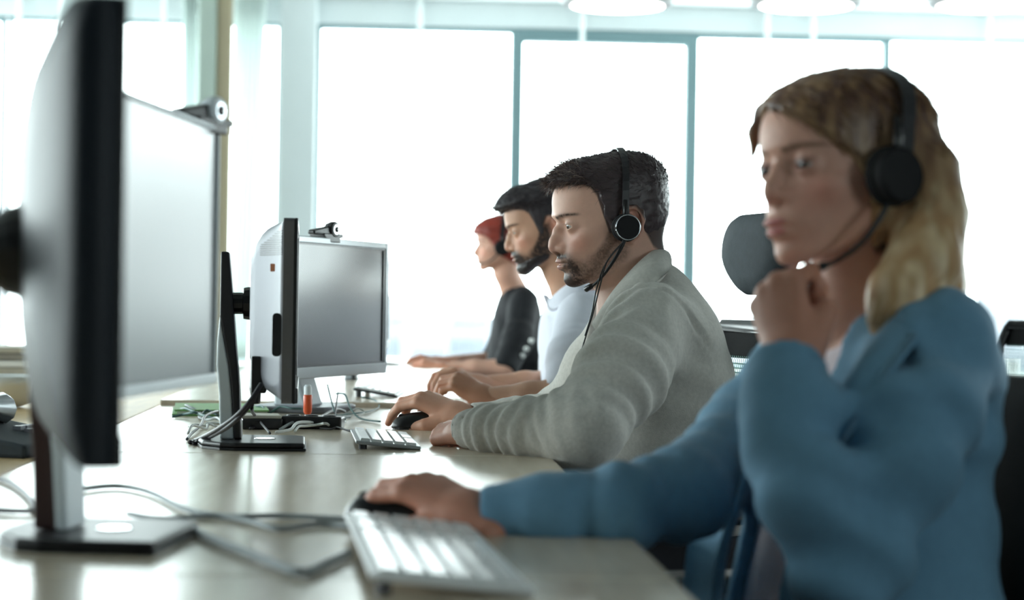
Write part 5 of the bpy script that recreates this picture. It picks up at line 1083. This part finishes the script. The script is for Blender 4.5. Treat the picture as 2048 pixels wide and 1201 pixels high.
# ------------------------------------------------------------------ man in the white shirt
def build_man2():
    fr = frame(1096, 458, 4.94, 2, 15, 0); s = .96
    b_ = at(1195, 1000, 4.95); base = np.array([b_[0], b_[1], 0.0])
    root = thing('person', 'bearded man in white shirt with rolled sleeves, typing, behind the grey blazer man', 'person', tuple(base), 0, 'people at the desks')
    P = {'top': .120, 'dome': 2.7, 'depth': 1.05, 'nose': .72, 'open': .0028}
    zb = lambda x: np.interp(x, [-.11, -.065, -.05, -.036, -.030, -.02, 0, .012, .018, .026, .033, .040, .050, .065, .085, .12], [-.060, -.056, -.043, -.015, .005, .026, .030, .012, -.012, -.012, .024, .048, .060, .066, .070, .070])
    C = {'skin': (196, 150, 124), 'zb': zb, 'hair': (40, 36, 38), 'brow': (40, 32, 30), 'lips': (168, 112, 102), 'beard': {'rgb': (36, 28, 28), 'side': .95, 'core': 1.0}}
    parts = [make_head(fr, s, P, C, .0026, ([at(1130, 530, 4.95), at(1158, 600, 4.95)], [.054, .055, .064]))]
    T = torso_fn([(1165, 578, 4.95, .050, .060), (1160, 606, 4.95, .082, .140), (1163, 640, 4.95, .102, .185), (1168, 700, 4.95, .112, .188), (1178, 790, 4.95, .115, .178), (1192, 900, 4.95, .120, .18), (1200, 1000, 4.95, .13, .19)], 4)
    nA = [at(1165, 640, 4.76), at(1150, 720, 4.60), at(1128, 790, 4.52)]; nR = [.066, .062, .050]; nW = at(975, 797, 4.58)
    fA = [at(1150, 635, 5.14), at(1130, 715, 5.14), at(1110, 768, 5.10)]; fR = [.066, .060, .048]; fW = at(965, 772, 5.0)
    lo, hi = bounds(nA+fA+[at(1165, 570, 4.95), at(1290, 1000, 4.95), at(1200, 1010, 4.75), at(1200, 1010, 5.15), at(1060, 700, 4.95)], .09)
    sk = np.array(lin(C['skin'])); arm_s = lambda p: np.minimum(chain(p, [nA[1], nA[2], at(1060, 798, 4.54), nW], [.045, .040, .036, .025], .02), chain(p, [fA[1], fA[2], at(1050, 772, 5.03), fW], [.045, .038, .034, .025], .02))
    lo3, hi3 = bounds([nA[1], nA[2], nW, fA[1], fA[2], fW], .06); v, f = nets(arm_s, lo3, hi3, .005); parts.append((v, f, np.tile(sk, (len(v), 1))))
    v, f = nets(lambda p: T(p, .02), lo, hi, .014); parts.append((v, f, np.tile(sk, (len(v), 1))))
    fl = [(34, 42, 22), (36, 44, 24), (38, 46, 24), (40, 46, 24)]; th = [(.018, .026, -.012), (.050, .044, -.026), (.076, .046, -.038), (.098, .042, -.046)]
    hf = hframe(nW, at(905, 756, 4.62)-nW, (-.15, -.2, 1), left=True); parts.append(hand_mesh(hf, .98, hand_parts(fl, (5, 0, -5, -11), th), (192, 138, 110), .0032, .06, False))
    hf = hframe(fW, at(905, 750, 4.98)-fW, (-.15, .1, 1)); parts.append(hand_mesh(hf, .98, hand_parts(fl, (5, 0, -5, -11), th), (196, 146, 120), .0034, .06, False))
    v, f, c = join(parts); mesh_np('body', v, f, 'skin', root, c, base); eyes(root, base, fr, s, P, (1, 0, -.12))
    thick = lambda q: .002+.012*sstep(q[:, 2], .055, .085)+.014*sstep(q[:, 0], .02, .09)*sstep(q[:, 2], .062, .088)
    hv, hf_ = hair_shell(fr, s, P, C, thick, .003, 6, (70, 120, 120), .0018); hn = normals(hv, hf_); q = to_loc(hv, fr, s); rs = np.random.RandomState(2)
    parts = [(hv, hf_, np.tile(np.array(lin((56, 50, 54))), (len(hv), 1)))]; id_ = rs.choice(np.where(q[:, 2] > .06)[0], 2600); N = hn[id_]; D = np.tile(fr[1]@np.array([.8, 0, .2]), (2600, 1))+rs.randn(2600, 3)*.35; D = D-N*(D*N).sum(1)[:, None]; D /= np.linalg.norm(D, axis=1, keepdims=True)
    v, f = strand_mesh(hv[id_]-N*.002, D+N*.3, rs.uniform(.01, .022, 2600), .0016, 3, .05, .15, 4); parts.append((v, f, np.repeat(np.array(lin((60, 53, 56)))[None]*rs.uniform(.6, 1.4, 2600)[:, None], 8, 0))); v, f, c = join(parts); mesh_np('hair', v, f, 'hair_fibre', root, c, base)
    # full beard on the jaw
    def beard(p):
        q = to_loc(p, fr, s); d = head_fn(q, P)-.0075*np.maximum(gauss(np.stack([q[:, 0], np.abs(q[:, 1]), q[:, 2]], 1), (.085, 0, -.092), (.03, .035, .02)), .6*gauss(np.stack([q[:, 0], np.abs(q[:, 1]), q[:, 2]], 1), (.04, .05, -.07), (.035, .02, .02)))-.0012*vnoise(q*300)
        d = smax(d, q[:, 2]+.062+.25*np.maximum(q[:, 0]-.06, 0), .004); d = smax(d, .012-q[:, 0], .006); return smax(d, -(head_fn(q, P)+.002), .002)*s
    pts = to_wld(np.array([[x, y, z] for x in (.0, .125) for y in (-.075, .075) for z in (-.125, -.05)]), fr, s); lo4, hi4 = bounds(pts, .004); v, f = nets(beard, lo4, hi4, .0026); mesh_np('beard', v, f, 'hair_fibre', root, np.tile(np.array(lin((38, 31, 32))), (len(v), 1)), base)
    ua = nrm(nA[2]-nA[0]); uf = nrm(fA[2]-fA[0])
    fo = [(at(1120, 680, 4.85), (1, 0, .25), .045, .007, .12, .4), (at(1110, 750, 4.8), (1, 0, .5), .05, .006, .10, 1.4), (nA[1], ua, .05, .006, .08, .9), (at(1150, 640, 4.8), (1, 0, -.5), .04, .006, .08, 2.0)]
    def shirt(p):
        d = T(p); d = smin(d, smax(chain(p, nA, nR, .03), (p-nA[2])@ua-.012, .006), .03); d = smin(d, smax(chain(p, fA, fR, .03), (p-fA[2])@uf-.012, .006), .03)
        d = smax(d, -cone(p, at(1112, 500, 4.95), at(1150, 592, 4.95), .060, .062), .008); return d+folds(p, fo)
    v, f = nets(shirt, lo, hi, .0062); v = relax(v, f, 1, .4); mesh_np('shirt', v, f, 'shirt_white', root, None, base)
    I = [at(1150, 560, 5.03), at(1172, 548, 4.96), at(1160, 555, 4.88), at(1128, 575, 4.86), at(1108, 592, 4.875), at(1098, 604, 4.90)]; O = [at(1160, 585, 5.08), at(1192, 568, 4.97), at(1172, 585, 4.82), at(1132, 606, 4.80), at(1102, 622, 4.83), at(1086, 590, 4.89)]
    ribbon('collar', I, O, .004, 'shirt_white', root, base, 5, .006)
    legs(root, base, (base[0], base[1], .53), T.F, T.L, .42, .10, .086)
build_man2()
# ------------------------------------------------------------------ red haired woman
def build_red():
    fr = frame(1003, 494, 7.7, 2, 4, 0); s = .93
    b_ = at(1045, 900, 7.75); base = np.array([b_[0], b_[1], 0.0])
    root = thing('person', 'red haired woman in black jacket with headset, farthest of the row, typing', 'person', tuple(base), 0, 'people at the desks')
    P = {'fem': 1.0, 'nose': .82, 'jaw': .9, 'wide': .97, 'depth': 1.04, 'open': .0034}
    zb = lambda x: np.interp(x, [-.11, -.06, -.04, -.02, 0, .02, .035, .05, .07, .09, .12], [-.085, -.085, -.07, -.05, -.04, -.015, .012, .035, .050, .058, .06])
    C = {'skin': (222, 172, 150), 'flush': (225, 140, 120), 'zb': zb, 'hair': (130, 50, 40), 'brow': (120, 70, 56)}
    parts = [make_head(fr, s, P, C, .0036, ([at(1012, 545, 7.72), at(1032, 592, 7.75)], [.044, .046, .056]))]; sk = np.array(lin(C['skin']))
    T = torso_fn([(1032, 570, 7.75, .046, .058), (1036, 588, 7.75, .070, .120), (1036, 622, 7.75, .092, .165), (1030, 690, 7.75, .104, .165), (1026, 750, 7.75, .108, .155), (1030, 850, 7.75, .12, .17), (1040, 930, 7.75, .13, .18)], 4)
    nA = [at(1048, 606, 7.58), at(1035, 680, 7.44), at(1010, 738, 7.34)]; nR = [.058, .056, .050]; nW = at(888, 738, 7.35); fA = [at(1030, 605, 7.92), at(1010, 680, 7.98), at(985, 722, 7.95)]; fW = at(880, 725, 7.8)
    lo, hi = bounds(nA+fA+[at(1032, 565, 7.75), at(1100, 930, 7.75), at(1040, 940, 7.58), at(1040, 940, 7.92)], .09)
    arm_s = lambda p: np.minimum(chain(p, [nA[1], nA[2], at(950, 738, 7.34), nW], [.042, .037, .032, .023], .02), chain(p, [fA[1], fA[2], fW], [.042, .036, .023], .02)); lo3, hi3 = bounds([nA[1], nA[2], nW, fA[1], fA[2], fW], .06); v, f = nets(arm_s, lo3, hi3, .006); parts.append((v, f, np.tile(sk, (len(v), 1))))
    v, f = nets(lambda p: T(p, .02), lo, hi, .016); parts.append((v, f, np.tile(sk, (len(v), 1))))
    fl = [(26, 34, 18)]*4; th = [(.018, .026, -.012), (.050, .044, -.024), (.076, .046, -.034), (.098, .042, -.042)]
    hf = hframe(nW, at(850, 727, 7.38)-nW, (-.1, -.2, 1), left=True); parts.append(hand_mesh(hf, .92, hand_parts(fl, (5, 0, -5, -11), th), (214, 150, 124), .004, .06, False))
    hf = hframe(fW, at(842, 718, 7.78)-fW, (-.1, .1, 1)); parts.append(hand_mesh(hf, .92, hand_parts(fl, (5, 0, -5, -11), th), (214, 150, 124), .004, .06, False))
    v, f, c = join(parts); mesh_np('body', v, f, 'skin', root, c, base); eyes(root, base, fr, s, P, (1, 0, -.1))
    thick = lambda q: .008+.010*sstep(q[:, 2], .03, .09)
    hv, hf_ = hair_shell(fr, s, P, C, thick, .004, 9, (60, 60, 60), .002); q = to_loc(hv, fr, s); hc = np.array(lin((150, 56, 42)))*(1+.35*vnoise(q*np.array([60, 160, 160])))[:, None]; parts = [(hv, hf_, hc)]; rs = np.random.RandomState(6); hn = normals(hv, hf_)
    id_ = rs.choice(len(hv), 1500); N = hn[id_]; D = np.tile(fr[1]@np.array([.3, 0, -.8]), (1500, 1))+rs.randn(1500, 3)*.3; D = D-N*(D*N).sum(1)[:, None]; D /= np.linalg.norm(D, axis=1, keepdims=True); v, f = strand_mesh(hv[id_]-N*.002, D+N*.15, rs.uniform(.015, .03, 1500), .0022, 3, .05, .1, 4); parts.append((v, f, np.repeat(np.array(lin((160, 60, 44)))[None]*rs.uniform(.6, 1.5, 1500)[:, None], 8, 0))); v, f, c = join(parts); mesh_np('hair', v, f, 'hair_fibre', root, c, base)
    ua = nrm(nA[2]-nA[0]); uf = nrm(fA[2]-fA[0]); fo = [(nA[1], ua, .06, .006, .09, .4), (at(1040, 660, 7.6), (1, 0, .4), .07, .006, .12, 1.1)]
    def jacket(p):
        d = T(p); d = smin(d, smax(chain(p, nA, nR, .03), (p-nA[2])@ua-.02, .006), .03); d = smin(d, smax(chain(p, fA, nR, .03), (p-fA[2])@uf-.01, .006), .03); return smax(d, -cone(p, at(1000, 520, 7.72), at(1026, 582, 7.74), .050, .054), .008)+folds(p, fo)
    v, f = nets(jacket, lo, hi, .0085); v = relax(v, f, 1, .4); mesh_np('jacket', v, f, 'jacket_black', root, None, base)
    for px, py in ((1062, 682), (1052, 698), (1044, 712), (1033, 728)):
        o_ = at(px, py, 7.36); MB().tube([(0, .0, 0), (0, -.012, 0), (0, -.016, 0)], [.009, .010, .006], 12).obj('sleeve_button', 'paper_white', root, smooth=True, loc=tuple(o_-base))
    legs(root, base, (base[0], base[1], .53), T.F, T.L, .42, .09, .082)
    headset(fr, s, 'black headset over the red hair of the farthest woman', base, ring=False, boom=[(.01, .09, -.02), (.04, .085, -.05), (.07, .065, -.065), (.085, .05, -.066)], cup=(.0, -.006), cup_r=.032, ear_y=.088, top=.142, band_x=(0, -.02, 0), band_w=.018)
build_red()
